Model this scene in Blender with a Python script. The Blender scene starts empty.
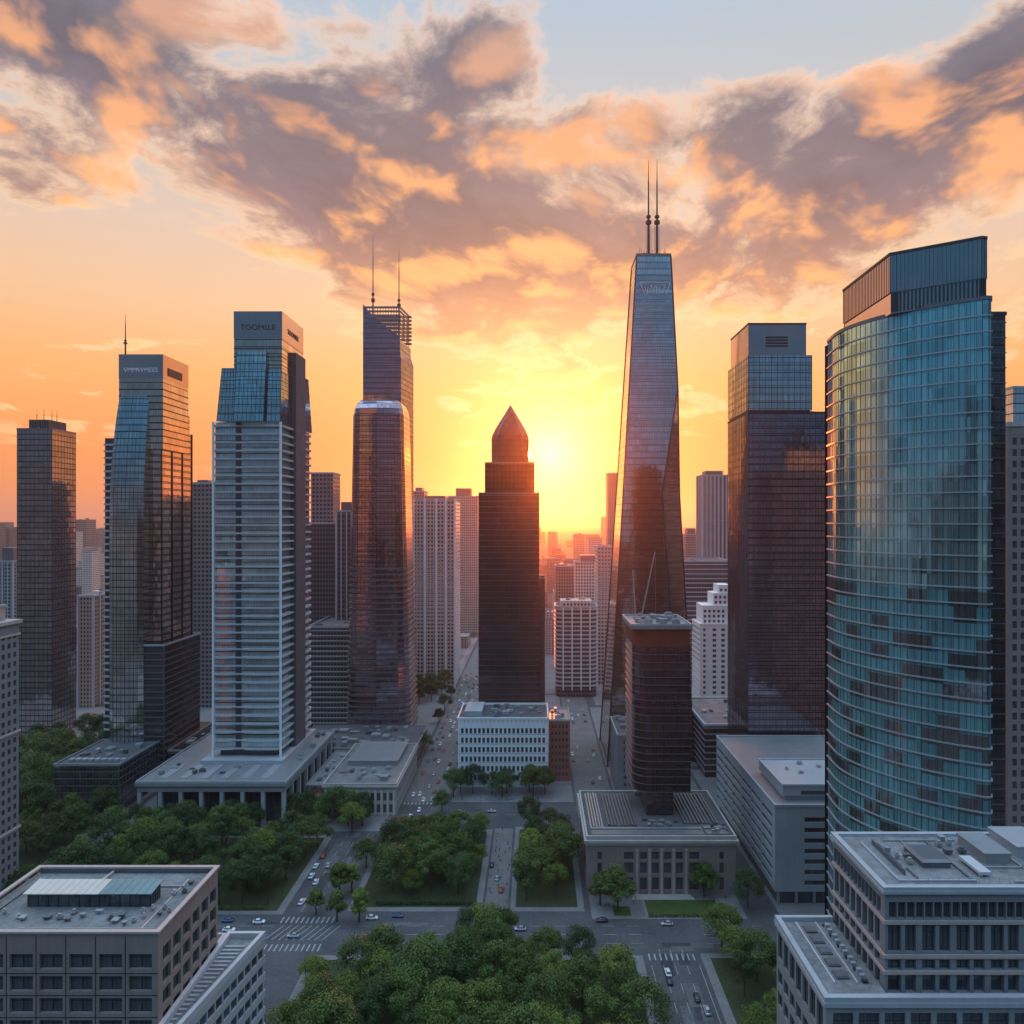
import bpy, math, random
from mathutils import Vector
R = math.radians
random.seed(7)
sc = bpy.context.scene
COL = sc.collection

# ------------------------------------------------------------------ camera
F, CX, CY, HC = 700.0, 535.0, 520.0, 150.0          # focal length (px of a 1024 frame), principal point, camera height
cam_d = bpy.data.cameras.new('camera')
cam = bpy.data.objects.new('camera', cam_d); COL.objects.link(cam)
cam.location = (0, 0, HC); cam.rotation_euler = (R(90), 0, 0)
cam_d.sensor_width = 36; cam_d.lens = F/1024*36
cam_d.shift_x = (512-CX)/1024; cam_d.shift_y = (CY-512)/1024
cam_d.clip_start = 1; cam_d.clip_end = 40000
sc.camera = cam
sc.render.resolution_x = sc.render.resolution_y = 1024
sc.view_settings.view_transform = 'Standard'; sc.view_settings.look = 'None'
sc.view_settings.exposure = 0.25; sc.view_settings.gamma = 1
sc.cycles.use_denoising = True
sc.cycles.max_bounces = 6; sc.cycles.diffuse_bounces = 3; sc.cycles.glossy_bounces = 4
sc.cycles.volume_bounces = 1; sc.cycles.transparent_max_bounces = 6
sc.cycles.sample_clamp_indirect = 4

def X(px, z): return (px-CX)*z/F                     # where a sight line meets distance z
def H(py, z): return HC-(py-CY)*z/F
def G(py): return HC*F/(py-CY)                       # distance of a ground point

# ------------------------------------------------------------------ sun
SUN = Vector((15/700, 1, 66/700)).normalized()
SUN_EL = math.asin(SUN.z); SUN_AZ = math.atan2(SUN.x, SUN.y)
sd = bpy.data.lights.new('sun', 'SUN'); sd.energy = 2.3; sd.angle = R(0.5); sd.color = (1.0, 0.155, 0.016)
so = bpy.data.objects.new('sun', sd); COL.objects.link(so)
so.rotation_euler = (-SUN).to_track_quat('-Z', 'Y').to_euler()

# ------------------------------------------------------------------ sky
world = bpy.data.worlds.new('World'); sc.world = world; world.use_nodes = True
def sky():
    nt = world.node_tree; N = nt.nodes; L = nt.links
    N.clear()
    def put(sock, v):
        if hasattr(v, 'is_linked'): L.new(v, sock)
        elif v is not None:
            sock.default_value = v
    def M(op, a, b=None, c=None, clamp=False):
        n = N.new('ShaderNodeMath'); n.operation = op; n.use_clamp = clamp
        for i, v in enumerate((a, b, c)): put(n.inputs[i], v)
        return n.outputs[0]
    def V(op, a, b=None):
        n = N.new('ShaderNodeVectorMath'); n.operation = op
        put(n.inputs[0], a); put(n.inputs[1], b)
        return n.outputs['Value'] if op in ('DOT_PRODUCT', 'LENGTH') else n.outputs[0]
    def XYZ(a, b, c):
        n = N.new('ShaderNodeCombineXYZ')
        for i, v in enumerate((a, b, c)): put(n.inputs[i], v)
        return n.outputs[0]
    def MIX(f, a, b, mode='MIX'):
        n = N.new('ShaderNodeMix'); n.data_type = 'RGBA'; n.blend_type = mode
        put(n.inputs[0], f); put(n.inputs[6], a); put(n.inputs[7], b)
        return n.outputs[2]
    def SS(v, a, b, ta=0.0, tb=1.0):
        n = N.new('ShaderNodeMapRange'); n.interpolation_type = 'SMOOTHSTEP'
        for i, q in enumerate((v, a, b, ta, tb)): put(n.inputs[i], q)
        return n.outputs[0]
    def RAMP(v, stops):
        n = N.new('ShaderNodeValToRGB'); e = n.color_ramp.elements
        while len(e) < len(stops): e.new(0.5)
        for q, (p, c) in zip(e, stops): q.position = p; q.color = (*c, 1)
        put(n.inputs[0], v); return n.outputs[0]
    def NOISE(vec, scale, detail, rough=.5, dist=0.0, lac=2.0):
        n = N.new('ShaderNodeTexNoise'); put(n.inputs['Vector'], vec)
        n.inputs['Scale'].default_value = scale; n.inputs['Detail'].default_value = detail
        n.inputs['Roughness'].default_value = rough; n.inputs['Distortion'].default_value = dist; n.inputs['Lacunarity'].default_value = lac
        return n.outputs['Fac']
    d = N.new('ShaderNodeTexCoord').outputs['Generated']
    s = N.new('ShaderNodeSeparateXYZ'); L.new(d, s.inputs[0])
    x, y, z = s.outputs
    zc = M('MAXIMUM', z, 0.0)
    hz = M('SQRT', M('ADD', M('MULTIPLY', x, x), M('MULTIPLY', y, y)))
    t = M('DIVIDE', zc, M('MAXIMUM', hz, .001))                 # tangent of the elevation
    tf = M('MULTIPLY', t, 1.0, clamp=True)
    az = M('DIVIDE', y, M('MAXIMUM', hz, .001))                  # 1 towards the sun's side, -1 behind
    # clear sky: a warm side and a cool side
    warm = RAMP(tf, [(0, (.88, .24, .085)), (.09, (.99, .32, .08)), (.19, (1., .46, .15)), (.28, (.92, .56, .32)), (.38, (.78, .58, .46)), (.50, (.62, .57, .54)), (.72, (.46, .56, .66)), (1, (.34, .50, .70))])
    cool = RAMP(tf, [(0, (.022, .038, .07)), (.09, (.010, .058, .135)), (.20, (.004, .105, .225)), (.42, (.002, .145, .30)), (.58, (.10, .32, .54)), (.75, (.36, .58, .84)), (1, (.42, .62, .88))])
    clear = MIX(SS(az, -.25, .62), cool, warm)
    # light around the sun
    cs = V('DOT_PRODUCT', d, tuple(SUN))
    ang = M('ARCCOSINE', M('MINIMUM', cs, .99999))
    def lobe(w, p=1.0): return M('EXPONENT', M('MULTIPLY', M('POWER', M('DIVIDE', ang, w), p), -1.0))
    core_ = MIX(lobe(.045, 1.2), (0, 0, 0, 1), (1.0, .85, .55, 1))
    glow = MIX(1.0, MIX(lobe(.11, 1.0), (0, 0, 0, 1), (.7, .45, .15, 1)), MIX(lobe(.24, 1.2), (0, 0, 0, 1), (.42, .15, -.02, 1)), 'ADD')
    # clouds on a high flat layer
    inv = M('DIVIDE', 1.0, M('ADD', zc, .11))
    px, py = M('MULTIPLY', x, inv), M('MULTIPLY', y, inv)
    P = XYZ(px, M('MULTIPLY', py, .8), 3.7)
    wz = M('SUBTRACT', NOISE(P, 1.3, 3), .5)
    Pw = V('ADD', P, XYZ(M('MULTIPLY', wz, .5), M('MULTIPLY', wz, .35), 0))
    def dens(vec):
        big = NOISE(vec, 1.55, 3, .5)
        fine = NOISE(vec, 4.6, 10, .64)
        return M('ADD', M('MULTIPLY', big, .5), M('MULTIPLY', fine, .62))
    n0 = dens(Pw)
    def soft(vec): return M('ADD', M('MULTIPLY', NOISE(vec, 1.55, 3, .5), .5), M('MULTIPLY', NOISE(vec, 4.6, 4, .52), .62))
    s0, s1 = soft(Pw), soft(V('ADD', Pw, XYZ(0.0, .11, 0)))
    # where the cloud banks stand (u, v are the tangents of the bearing and the elevation)
    yy = M('MAXIMUM', y, .05)
    u, v = M('DIVIDE', x, yy), M('DIVIDE', zc, yy)
    bank = None
    for (bx, by, rx, ry, rot, amp) in BANKS:
        du, dv = M('SUBTRACT', u, (bx-CX)/F), M('SUBTRACT', v, (CY-by)/F)
        ca, sa = math.cos(R(rot)), math.sin(R(rot))
        a = M('DIVIDE', M('ADD', M('MULTIPLY', du, ca), M('MULTIPLY', dv, sa)), rx/F)
        b = M('DIVIDE', M('SUBTRACT', M('MULTIPLY', dv, ca), M('MULTIPLY', du, sa)), ry/F)
        q = M('ADD', M('MULTIPLY', a, a), M('MULTIPLY', b, b))
        g = M('MULTIPLY', M('EXPONENT', M('MULTIPLY', q, -1.0)), amp)
        bank = g if bank is None else M('ADD', bank, g)
    bank = M('MULTIPLY', bank, SS(y, .05, .3, 0.0, 1.15))
    base_cov = M('SUBTRACT', M('MULTIPLY', SS(y, -.2, .4), -.035), .06)              # a little less cloud on the sun's side outside the banks
    c0 = M('ADD', M('ADD', n0, bank), base_cov)
    c0 = M('ADD', c0, SS(t, .12, .42, -.055, .0))
    cov = SS(c0, .472, .555)
    thick = SS(c0, .475, .64)
    lit = SS(M('ADD', M('SUBTRACT', s0, s1), M('MULTIPLY', M('SUBTRACT', n0, s0), .45)), -.025, .115)
    lit = M('MULTIPLY', lit, SS(t, .40, .85, 1.0, .5))
    shade = RAMP(tf, [(0, (.86, .33, .12)), (.16, (.80, .34, .14)), (.28, (.58, .26, .165)), (.42, (.26, .17, .195)), (.58, (.17, .147, .19)), (.8, (.14, .147, .20)), (1, (.20, .22, .28))])
    bright = RAMP(tf, [(0, (1.05, .60, .22)), (.2, (1.1, .62, .24)), (.35, (1.2, .52, .18)), (.55, (1.18, .50, .19)), (.75, (.95, .52, .34)), (1, (.62, .58, .58))])
    edge = RAMP(tf, [(0, (1., .72, .36)), (.2, (1.05, .78, .42)), (.4, (1.08, .70, .44)), (.7, (1.0, .74, .60)), (1, (.6, .62, .66))])
    core = SS(c0, .60, .84)
    shade = MIX(core, shade, MIX(1.0, shade, (.62, .60, .66, 1), 'MULTIPLY'))
    wcloud = MIX(thick, edge, MIX(M('MULTIPLY', lit, M('SUBTRACT', 1.0, M('MULTIPLY', thick, .15))), shade, bright))
    ccloud = MIX(thick, (.12, .20, .29, 1), MIX(lit, (.08, .13, .19, 1), (.17, .20, .26, 1)))
    cloud = MIX(SS(az, -.2, .5), ccloud, wcloud)
    fade = M('MULTIPLY', SS(t, .02, .15), M('MAXIMUM', SS(az, -.3, .4, .25, 1.0), SS(t, .55, .8)))
    sunfade = M('SUBTRACT', 1.0, M('MULTIPLY', lobe(.13, 1.6), .75))
    a = M('MULTIPLY', M('MULTIPLY', cov, fade), M('MULTIPLY', sunfade, .93))
    col = MIX(a, clear, cloud)
    # the open sky overhead and behind is the brightest large source in the shaded streets
    lift = M('ADD', 1.0, M('MULTIPLY', M('MULTIPLY', SS(M('DIVIDE', zc, yy), .80, 1.35), SS(t, .47, .85)), LIFT))
    lc = N.new('ShaderNodeCombineColor'); [L.new(lift, lc.inputs[i]) for i in range(3)]
    col = MIX(1.0, col, lc.outputs[0], 'MULTIPLY')
    col = MIX(1.0, MIX(1.0, col, glow, 'ADD'), core_, 'ADD')
    # below the horizon: dim ground bounce
    col = MIX(SS(z, -.03, .0), (.10, .09, .09, 1), col)
    bg = N.new('ShaderNodeBackground'); L.new(col, bg.inputs[0]); bg.inputs[1].default_value = SKY_K
    nsky = N.new('ShaderNodeTexSky'); nsky.sky_type = 'NISHITA'; nsky.sun_disc = False
    nsky.sun_elevation = SUN_EL; nsky.sun_rotation = SUN_AZ; nsky.altitude = 150; nsky.dust_density = 1.0
    bg2 = N.new('ShaderNodeBackground'); L.new(nsky.outputs[0], bg2.inputs[0]); bg2.inputs[1].default_value = .05
    ad = N.new('ShaderNodeMixShader'); ad.inputs[0].default_value = .15; L.new(bg.outputs[0], ad.inputs[1]); L.new(bg2.outputs[0], ad.inputs[2])
    out = N.new('ShaderNodeOutputWorld'); L.new(ad.outputs[0], out.inputs[0])
    world.cycles.sampling_method = 'MANUAL'; world.cycles.sample_map_resolution = 1024
SKY_K = 1.0; LIFT = 2.0
BANKS = [  # x, y, rx, ry, tilt, amount
    (220, 95, 330, 80, -20, .17), (40, 20, 170, 60, 0, .13), (330, 210, 190, 55, -16, .12), (5, 165, 60, 45, -30, .15), (120, 205, 90, 30, -20, .07),
    (420, 60, 110, 80, 0, .13), (500, 60, 60, 60, 0, .08), (470, 215, 130, 60, -10, .11), (600, 60, 40, 40, 0, -.03),
    (730, 125, 170, 60, 16, .16), (870, 150, 130, 70, 22, .17), (1000, 80, 90, 80, 40, .24), (760, 235, 320, 50, 6, .11), (500, 300, 190, 40, -6, .12), (650, 275, 160, 35, 0, .09),
    (690, 8, 60, 25, 0, .12), (130, 345, 160, 9, 2, .15), (400, 335, 50, 10, 0, .14), (70, 425, 220, 14, 0, .07), (520, 385, 95, 12, 10, .13), (560, 412, 130, 9, 4, .10), (720, 400, 120, 10, -4, .10), (880, 330, 200, 30, 0, .05),
    (70, 275, 190, 55, -6, -.20), (820, 25, 130, 40, 0, -.22), (620, 30, 50, 40, 0, -.12), (300, 400, 200, 40, 0, -.08), (930, 60, 50, 40, 30, -.10),
]
sky()

# ------------------------------------------------------------------ mesh helpers
class MB:
    """Collects shapes in world coordinates and links them as ONE mesh object."""
    def __init__(s): s.v = []; s.f = []
    def quad(s, a, b, c, d):
        i = len(s.v); s.v += [a, b, c, d]; s.f.append((i, i+1, i+2, i+3)); return s
    def box(s, x0, x1, y0, y1, z0, z1):
        i = len(s.v)
        s.v += [(x0,y0,z0),(x1,y0,z0),(x1,y1,z0),(x0,y1,z0),(x0,y0,z1),(x1,y0,z1),(x1,y1,z1),(x0,y1,z1)]
        s.f += [(i,i+3,i+2,i+1),(i+4,i+5,i+6,i+7),(i,i+1,i+5,i+4),(i+1,i+2,i+6,i+5),(i+2,i+3,i+7,i+6),(i+3,i,i+4,i+7)]
        return s
    def obox(s, o, u, n, u0, u1, d0, d1, z0, z1):
        """a box on a wall: o a corner (x, y), u along the wall, n outward"""
        i = len(s.v)
        def p(a, d, z): return (o[0]+u[0]*a+n[0]*d, o[1]+u[1]*a+n[1]*d, z)
        s.v += [p(u0,d1,z0),p(u1,d1,z0),p(u1,d0,z0),p(u0,d0,z0),p(u0,d1,z1),p(u1,d1,z1),p(u1,d0,z1),p(u0,d0,z1)]
        fs = [(i,i+3,i+2,i+1),(i+4,i+5,i+6,i+7),(i,i+1,i+5,i+4),(i+1,i+2,i+6,i+5),(i+2,i+3,i+7,i+6),(i+3,i,i+4,i+7)]
        s.f += fs if u[0]*n[1]-u[1]*n[0] < 0 else [q[::-1] for q in fs]
        return s
    def loft(s, rings, cap0=True, cap1=True):
        """rings: lists of equally many points, counterclockwise seen from above, bottom to top"""
        n = len(rings[0]); b = len(s.v)
        for r in rings: s.v += [tuple(p) for p in r]
        for k in range(len(rings)-1):
            for i in range(n):
                j = (i+1) % n
                s.f.append((b+k*n+i, b+k*n+j, b+(k+1)*n+j, b+(k+1)*n+i))
        if cap0: s.f.append(tuple(b+i for i in reversed(range(n))))
        if cap1: s.f.append(tuple(b+(len(rings)-1)*n+i for i in range(n)))
        return s
    def prism(s, poly, z0, z1):
        return s.loft([[(x, y, z0) for x, y in poly], [(x, y, z1) for x, y in poly]])
    def rod(s, a, b, r0, r1=None, n=6):
        r1 = r0 if r1 is None else r1
        a, b = Vector(a), Vector(b); d = (b-a).normalized()
        p = d.orthogonal().normalized(); q = d.cross(p)
        R1 = [tuple(a+(p*math.cos(t)+q*math.sin(t))*r0) for t in [2*math.pi*i/n for i in range(n)]]
        R2 = [tuple(b+(p*math.cos(t)+q*math.sin(t))*r1) for t in [2*math.pi*i/n for i in range(n)]]
        return s.loft([R1, R2])
    def build(s, name, m, parent=None, smooth=False):
        me = bpy.data.meshes.new(name)
        o = (0, 0, 0)
        if parent is not None:
            o = Vector(parent.location)
            if parent.parent is not None: o = o + Vector(parent.parent.location)
        me.from_pydata([(v[0]-o[0], v[1]-o[1], v[2]-o[2]) for v in s.v], [], s.f)
        me.validate(); me.update()
        ob = bpy.data.objects.new(name, me); COL.objects.link(ob)
        if m is not None: me.materials.append(m)
        if smooth:
            for p in me.polygons: p.use_smooth = True
        if parent is not None: ob.parent = parent
        return ob

def thing(name, label, cat, loc, group=None):
    o = bpy.data.objects.new(name, None); COL.objects.link(o)
    o.location = loc; o.empty_display_size = 1
    o['label'] = label; o['category'] = cat
    if group: o['group'] = group
    return o
def tag(o, label, cat, group=None):
    o['label'] = label; o['category'] = cat
    if group: o['group'] = group
    return o
def struct(o): o['kind'] = 'structure'; return o
def stuff(o): o['kind'] = 'stuff'; return o
def dup(root, loc, rotz=0.0, scale=1.0, label=None, group=None, mats=None):
    r = root.copy(); COL.objects.link(r); r.location = loc; r.rotation_euler = (0, 0, rotz)
    r.scale = scale if hasattr(scale, '__len__') else (scale,)*3
    if label: r['label'] = label
    if group: r['group'] = group
    for ch in list(root.children):
        c = ch.copy(); COL.objects.link(c); c.parent = r
        for g in ch.children:
            q = g.copy(); COL.objects.link(q); q.parent = c
    return r

def rect(x0, x1, y0, y1): return [(x0, y0), (x1, y0), (x1, y1), (x0, y1)]
def offset(poly, d):
    """a convex outline grown by d"""
    n = len(poly); out = []
    for i in range(n):
        p0, p1, p2 = Vector(poly[i-1]), Vector(poly[i]), Vector(poly[(i+1) % n])
        e1, e2 = (p1-p0).normalized(), (p2-p1).normalized()
        n1, n2 = Vector((e1.y, -e1.x)), Vector((e2.y, -e2.x))
        m = (n1+n2); k = d/max(.35, m.length_squared/2)
        out.append((p1.x+m.x*k, p1.y+m.y*k))
    return out
def ring(poly, z): return [(x, y, z) for x, y in poly]
def lerp_poly(a, b, t): return [(p[0]+(q[0]-p[0])*t, p[1]+(q[1]-p[1])*t) for p, q in zip(a, b)]

def bands(m, plan, z0, z1, fh, h, d, first=None):
    """a flat ring round the outline at every floor; plan a polygon or a function of z"""
    z = z0+(fh if first is None else first)
    while z < z1-.05:
        p = plan(z) if callable(plan) else plan
        m.prism(offset(p, d), z-h/2, min(z+h/2, z1-.02)); z += fh
    return m
def mullions(m, plan, z0, z1, step, w, d, edges=None, segs=1):
    """upright bars standing proud of a wall"""
    pa = plan(z0) if callable(plan) else plan
    n = len(pa)
    for e in (range(n) if edges is None else edges):
        L = (Vector(pa[(e+1) % n])-Vector(pa[e])).length
        k = max(1, round(L/step))
        for i in range(k+1):
            t = min(max(i/k, .5*w/L), 1-.5*w/L)
            rings = []
            for q in range(segs+1):
                z = z0+(z1-z0)*q/segs
                p = plan(z) if callable(plan) else plan
                a, b = Vector(p[e]), Vector(p[(e+1) % n])
                dd = (b-a).normalized(); nn = Vector((dd.y, -dd.x)); c = a+(b-a)*t
                c1, c2 = c-dd*w/2+nn*d, c+dd*w/2+nn*d
                c3, c4 = c+dd*w/2-nn*.05, c-dd*w/2-nn*.05
                rings.append([(*c1, z), (*c2, z), (*c3, z), (*c4, z)])
            m.loft(rings)
    return m
def parapet(m, poly, z, h, t=.5):
    """a low wall along the edge of a flat roof"""
    n = len(poly); inn = offset(poly, -t)
    b = len(m.v)
    for zz in (z, z+h):
        m.v += [(x, y, zz) for x, y in poly]; m.v += [(x, y, zz) for x, y in inn]
    for i in range(n):
        j = (i+1) % n
        o0, o1, i0, i1 = b+i, b+j, b+n+i, b+n+j
        O0, O1, I0, I1 = o0+2*n, o1+2*n, i0+2*n, i1+2*n
        m.f += [(o0, o1, O1, O0), (i1, i0, I0, I1), (O0, O1, I1, I0), (o1, o0, i0, i1)]
    return m

# ------------------------------------------------------------------ materials
def newmat(name):
    m = bpy.data.materials.new(name); m.use_nodes = True
    nt = m.node_tree; b = nt.nodes['Principled BSDF']
    return m, nt, nt.nodes, nt.links, b
def _math(N, L, op, a, b=None, c=None):
    n = N.new('ShaderNodeMath'); n.operation = op
    for i, v in enumerate((a, b, c)):
        if v is None: continue
        if hasattr(v, 'is_linked'): L.new(v, n.inputs[i])
        else: n.inputs[i].default_value = v
    return n.outputs[0]
def _mix(N, L, f, a, b, mode='MIX'):
    n = N.new('ShaderNodeMix'); n.data_type = 'RGBA'; n.blend_type = mode
    for s, v in ((0, f), (6, a), (7, b)):
        if hasattr(v, 'is_linked'): L.new(v, n.inputs[s])
        else: n.inputs[s].default_value = (*v, 1) if hasattr(v, '__len__') and len(v) == 3 else v
    return n.outputs[2]
def solid(name, col, rough=.8, metal=0.0, var=.25, scale=.35, grain=6.0, bump=0.0, spec=.3):
    """a weathered plain surface: broad stains and fine grain in the object's own space"""
    m, nt, N, L, b = newmat(name)
    tc = N.new('ShaderNodeTexCoord').outputs['Object']
    n1 = N.new('ShaderNodeTexNoise'); n1.inputs['Scale'].default_value = scale*.5; n1.inputs['Detail'].default_value = 6; n1.inputs['Roughness'].default_value = .65
    n2 = N.new('ShaderNodeTexNoise'); n2.inputs['Scale'].default_value = grain*.35; n2.inputs['Detail'].default_value = 3
    L.new(tc, n1.inputs['Vector']); L.new(tc, n2.inputs['Vector'])
    mp = N.new('ShaderNodeMapping'); mp.inputs['Scale'].default_value = (1.1, 1.1, .05); L.new(tc, mp.inputs['Vector'])     # rain streaks run down
    n3 = N.new('ShaderNodeTexNoise'); n3.inputs['Scale'].default_value = 1.0; n3.inputs['Detail'].default_value = 4; L.new(mp.outputs[0], n3.inputs['Vector'])
    f = _math(N, L, 'ADD', _math(N, L, 'ADD', _math(N, L, 'MULTIPLY', n1.outputs['Fac'], .5), _math(N, L, 'MULTIPLY', n3.outputs['Fac'], .3)), _math(N, L, 'MULTIPLY', n2.outputs['Fac'], .2))
    r = N.new('ShaderNodeValToRGB'); e = r.color_ramp.elements
    e[0].position = .3; e[1].position = .72
    e[0].color = (*[c*(1-var) for c in col], 1); e[1].color = (*[min(1, c*(1+var)) for c in col], 1)
    L.new(f, r.inputs[0]); L.new(r.outputs[0], b.inputs['Base Color'])
    b.inputs['Roughness'].default_value = rough; b.inputs['Metallic'].default_value = metal
    b.inputs['Specular IOR Level'].default_value = spec
    if bump:
        bp = N.new('ShaderNodeBump'); bp.inputs['Strength'].default_value = bump; L.new(n2.outputs['Fac'], bp.inputs['Height']); L.new(bp.outputs[0], b.inputs['Normal'])
    return m
def glass(name, tint, pane=1.5, floor=3.8, metal=.72, rough=.07, line=.07, band=.12, dark=.6, tilt=.012, blind=.12, frame=(.022, .026, .032), patchy=None, usign='ADD', grp=5.0):
    """a curtain wall: panes set a hair out of true, so that each mirrors a slightly different piece of sky"""
    m, nt, N, L, b = newmat(name)
    s = N.new('ShaderNodeSeparateXYZ'); L.new(N.new('ShaderNodeTexCoord').outputs['Object'], s.inputs[0])
    u = _math(N, L, 'DIVIDE', _math(N, L, usign, s.outputs[0], s.outputs[1]), pane)
    w = _math(N, L, 'DIVIDE', s.outputs[2], floor)
    fu, fw = _math(N, L, 'FRACT', u), _math(N, L, 'FRACT', w)
    iu, iw = _math(N, L, 'FLOOR', u), _math(N, L, 'FLOOR', w)
    c = N.new('ShaderNodeCombineXYZ'); L.new(iu, c.inputs[0]); L.new(iw, c.inputs[1])
    wn = N.new('ShaderNodeTexWhiteNoise'); wn.noise_dimensions = '2D'; L.new(c.outputs[0], wn.inputs['Vector'])
    wf = N.new('ShaderNodeTexWhiteNoise'); wf.noise_dimensions = '1D'; L.new(iw, wf.inputs['W'])
    # several neighbouring panes share a tone (one office behind them)
    c2 = N.new('ShaderNodeCombineXYZ'); L.new(_math(N, L, 'FLOOR', _math(N, L, 'DIVIDE', _math(N, L, 'ADD', iu, _math(N, L, 'MULTIPLY', wf.outputs['Value'], 9)), grp)), c2.inputs[0]); L.new(iw, c2.inputs[1])
    wo = N.new('ShaderNodeTexWhiteNoise'); wo.noise_dimensions = '2D'; L.new(c2.outputs[0], wo.inputs['Vector'])
    tone = _math(N, L, 'ADD', _math(N, L, 'MULTIPLY', wn.outputs['Value'], .35), _math(N, L, 'MULTIPLY', wo.outputs['Value'], .65))
    k = N.new('ShaderNodeMapRange'); L.new(tone, k.inputs[0]); k.inputs[3].default_value = dark; k.inputs[4].default_value = 1.1
    kc = N.new('ShaderNodeCombineColor'); [L.new(k.outputs[0], kc.inputs[i]) for i in range(3)]
    col = _mix(N, L, 1.0, tint, kc.outputs[0], 'MULTIPLY')
    isb = _math(N, L, 'LESS_THAN', wo.outputs['Value'], blind)
    col = _mix(N, L, _math(N, L, 'MULTIPLY', isb, .35), col, [min(1, q*1.2+.06) for q in tint])
    metal_v = metal
    if patchy:                                           # lower floors: some groups of panes teal, the others dark grey
        (top, bcol) = patchy
        low = _math(N, L, 'LESS_THAN', s.outputs[2], _math(N, L, 'ADD', top, _math(N, L, 'MULTIPLY', wf.outputs['Value'], 30)))
        on = _math(N, L, 'MULTIPLY', low, _math(N, L, 'GREATER_THAN', wo.outputs['Value'], .30)); off = _math(N, L, 'MULTIPLY', low, _math(N, L, 'LESS_THAN', wo.outputs['Value'], .30))
        col = _mix(N, L, on, col, _mix(N, L, 1.0, bcol, kc.outputs[0], 'MULTIPLY')); col = _mix(N, L, off, col, (.26, .28, .29))
        metal_v = _math(N, L, 'SUBTRACT', metal, _math(N, L, 'MULTIPLY', on, metal*.75))
    ln = _math(N, L, 'MAXIMUM', _math(N, L, 'LESS_THAN', fu, line), _math(N, L, 'LESS_THAN', fw, band)) if band else _math(N, L, 'LESS_THAN', fu, line)
    col = _mix(N, L, ln, col, frame)
    L.new(col, b.inputs['Base Color'])
    L.new(_math(N, L, 'MULTIPLY', _math(N, L, 'SUBTRACT', 1.0, _math(N, L, 'MULTIPLY', ln, .7)), metal_v), b.inputs['Metallic'])
    L.new(_math(N, L, 'ADD', _math(N, L, 'MULTIPLY', ln, .12), rough), b.inputs['Roughness'])
    g = N.new('ShaderNodeNewGeometry')
    v = N.new('ShaderNodeVectorMath'); v.operation = 'SUBTRACT'; L.new(wn.outputs['Color'], v.inputs[0]); v.inputs[1].default_value = (.5, .5, .5)
    v2 = N.new('ShaderNodeVectorMath'); v2.operation = 'SCALE'; L.new(v.outputs[0], v2.inputs[0]); v2.inputs['Scale'].default_value = tilt*2
    v3 = N.new('ShaderNodeVectorMath'); v3.operation = 'ADD'; L.new(g.outputs['Normal'], v3.inputs[0]); L.new(v2.outputs[0], v3.inputs[1])
    v4 = N.new('ShaderNodeVectorMath'); v4.operation = 'NORMALIZE'; L.new(v3.outputs[0], v4.inputs[0])
    L.new(v4.outputs[0], b.inputs['Normal'])
    return m
def windowed(name, wall, pane=(.03, .04, .05), ww=3.0, fh=3.6, fw=.5, hh=.55, rough=.8):
    """a far-off block: rows of openings are the pattern of its wall"""
    m, nt, N, L, b = newmat(name)
    tc = N.new('ShaderNodeTexCoord')
    s = N.new('ShaderNodeSeparateXYZ'); L.new(tc.outputs['Object'], s.inputs[0])
    u = _math(N, L, 'FRACT', _math(N, L, 'DIVIDE', _math(N, L, 'ADD', s.outputs[0], s.outputs[1]), ww))
    w = _math(N, L, 'FRACT', _math(N, L, 'DIVIDE', s.outputs[2], fh))
    g = N.new('ShaderNodeNewGeometry'); sn = N.new('ShaderNodeSeparateXYZ'); L.new(g.outputs['Normal'], sn.inputs[0])
    up = _math(N, L, 'LESS_THAN', sn.outputs[2], .5)
    win = _math(N, L, 'MULTIPLY', _math(N, L, 'MULTIPLY', _math(N, L, 'LESS_THAN', u, fw), _math(N, L, 'LESS_THAN', w, hh)), up)
    nz = N.new('ShaderNodeTexNoise'); nz.inputs['Scale'].default_value = .12; nz.inputs['Detail'].default_value = 5; L.new(tc.outputs['Object'], nz.inputs['Vector'])
    oi = N.new('ShaderNodeObjectInfo')
    k = _math(N, L, 'ADD', _math(N, L, 'MULTIPLY', nz.outputs['Fac'], .5), _math(N, L, 'ADD', _math(N, L, 'MULTIPLY', oi.outputs['Random'], .5), .45))
    kc = N.new('ShaderNodeCombineColor'); [L.new(k, kc.inputs[i]) for i in range(3)]
    col = _mix(N, L, win, _mix(N, L, 1.0, wall, kc.outputs[0], 'MULTIPLY'), pane)
    L.new(col, b.inputs['Base Color'])
    L.new(_math(N, L, 'SUBTRACT', rough, _math(N, L, 'MULTIPLY', win, rough-.15)), b.inputs['Roughness'])
    b.inputs['Specular IOR Level'].default_value = .4
    return m

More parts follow.
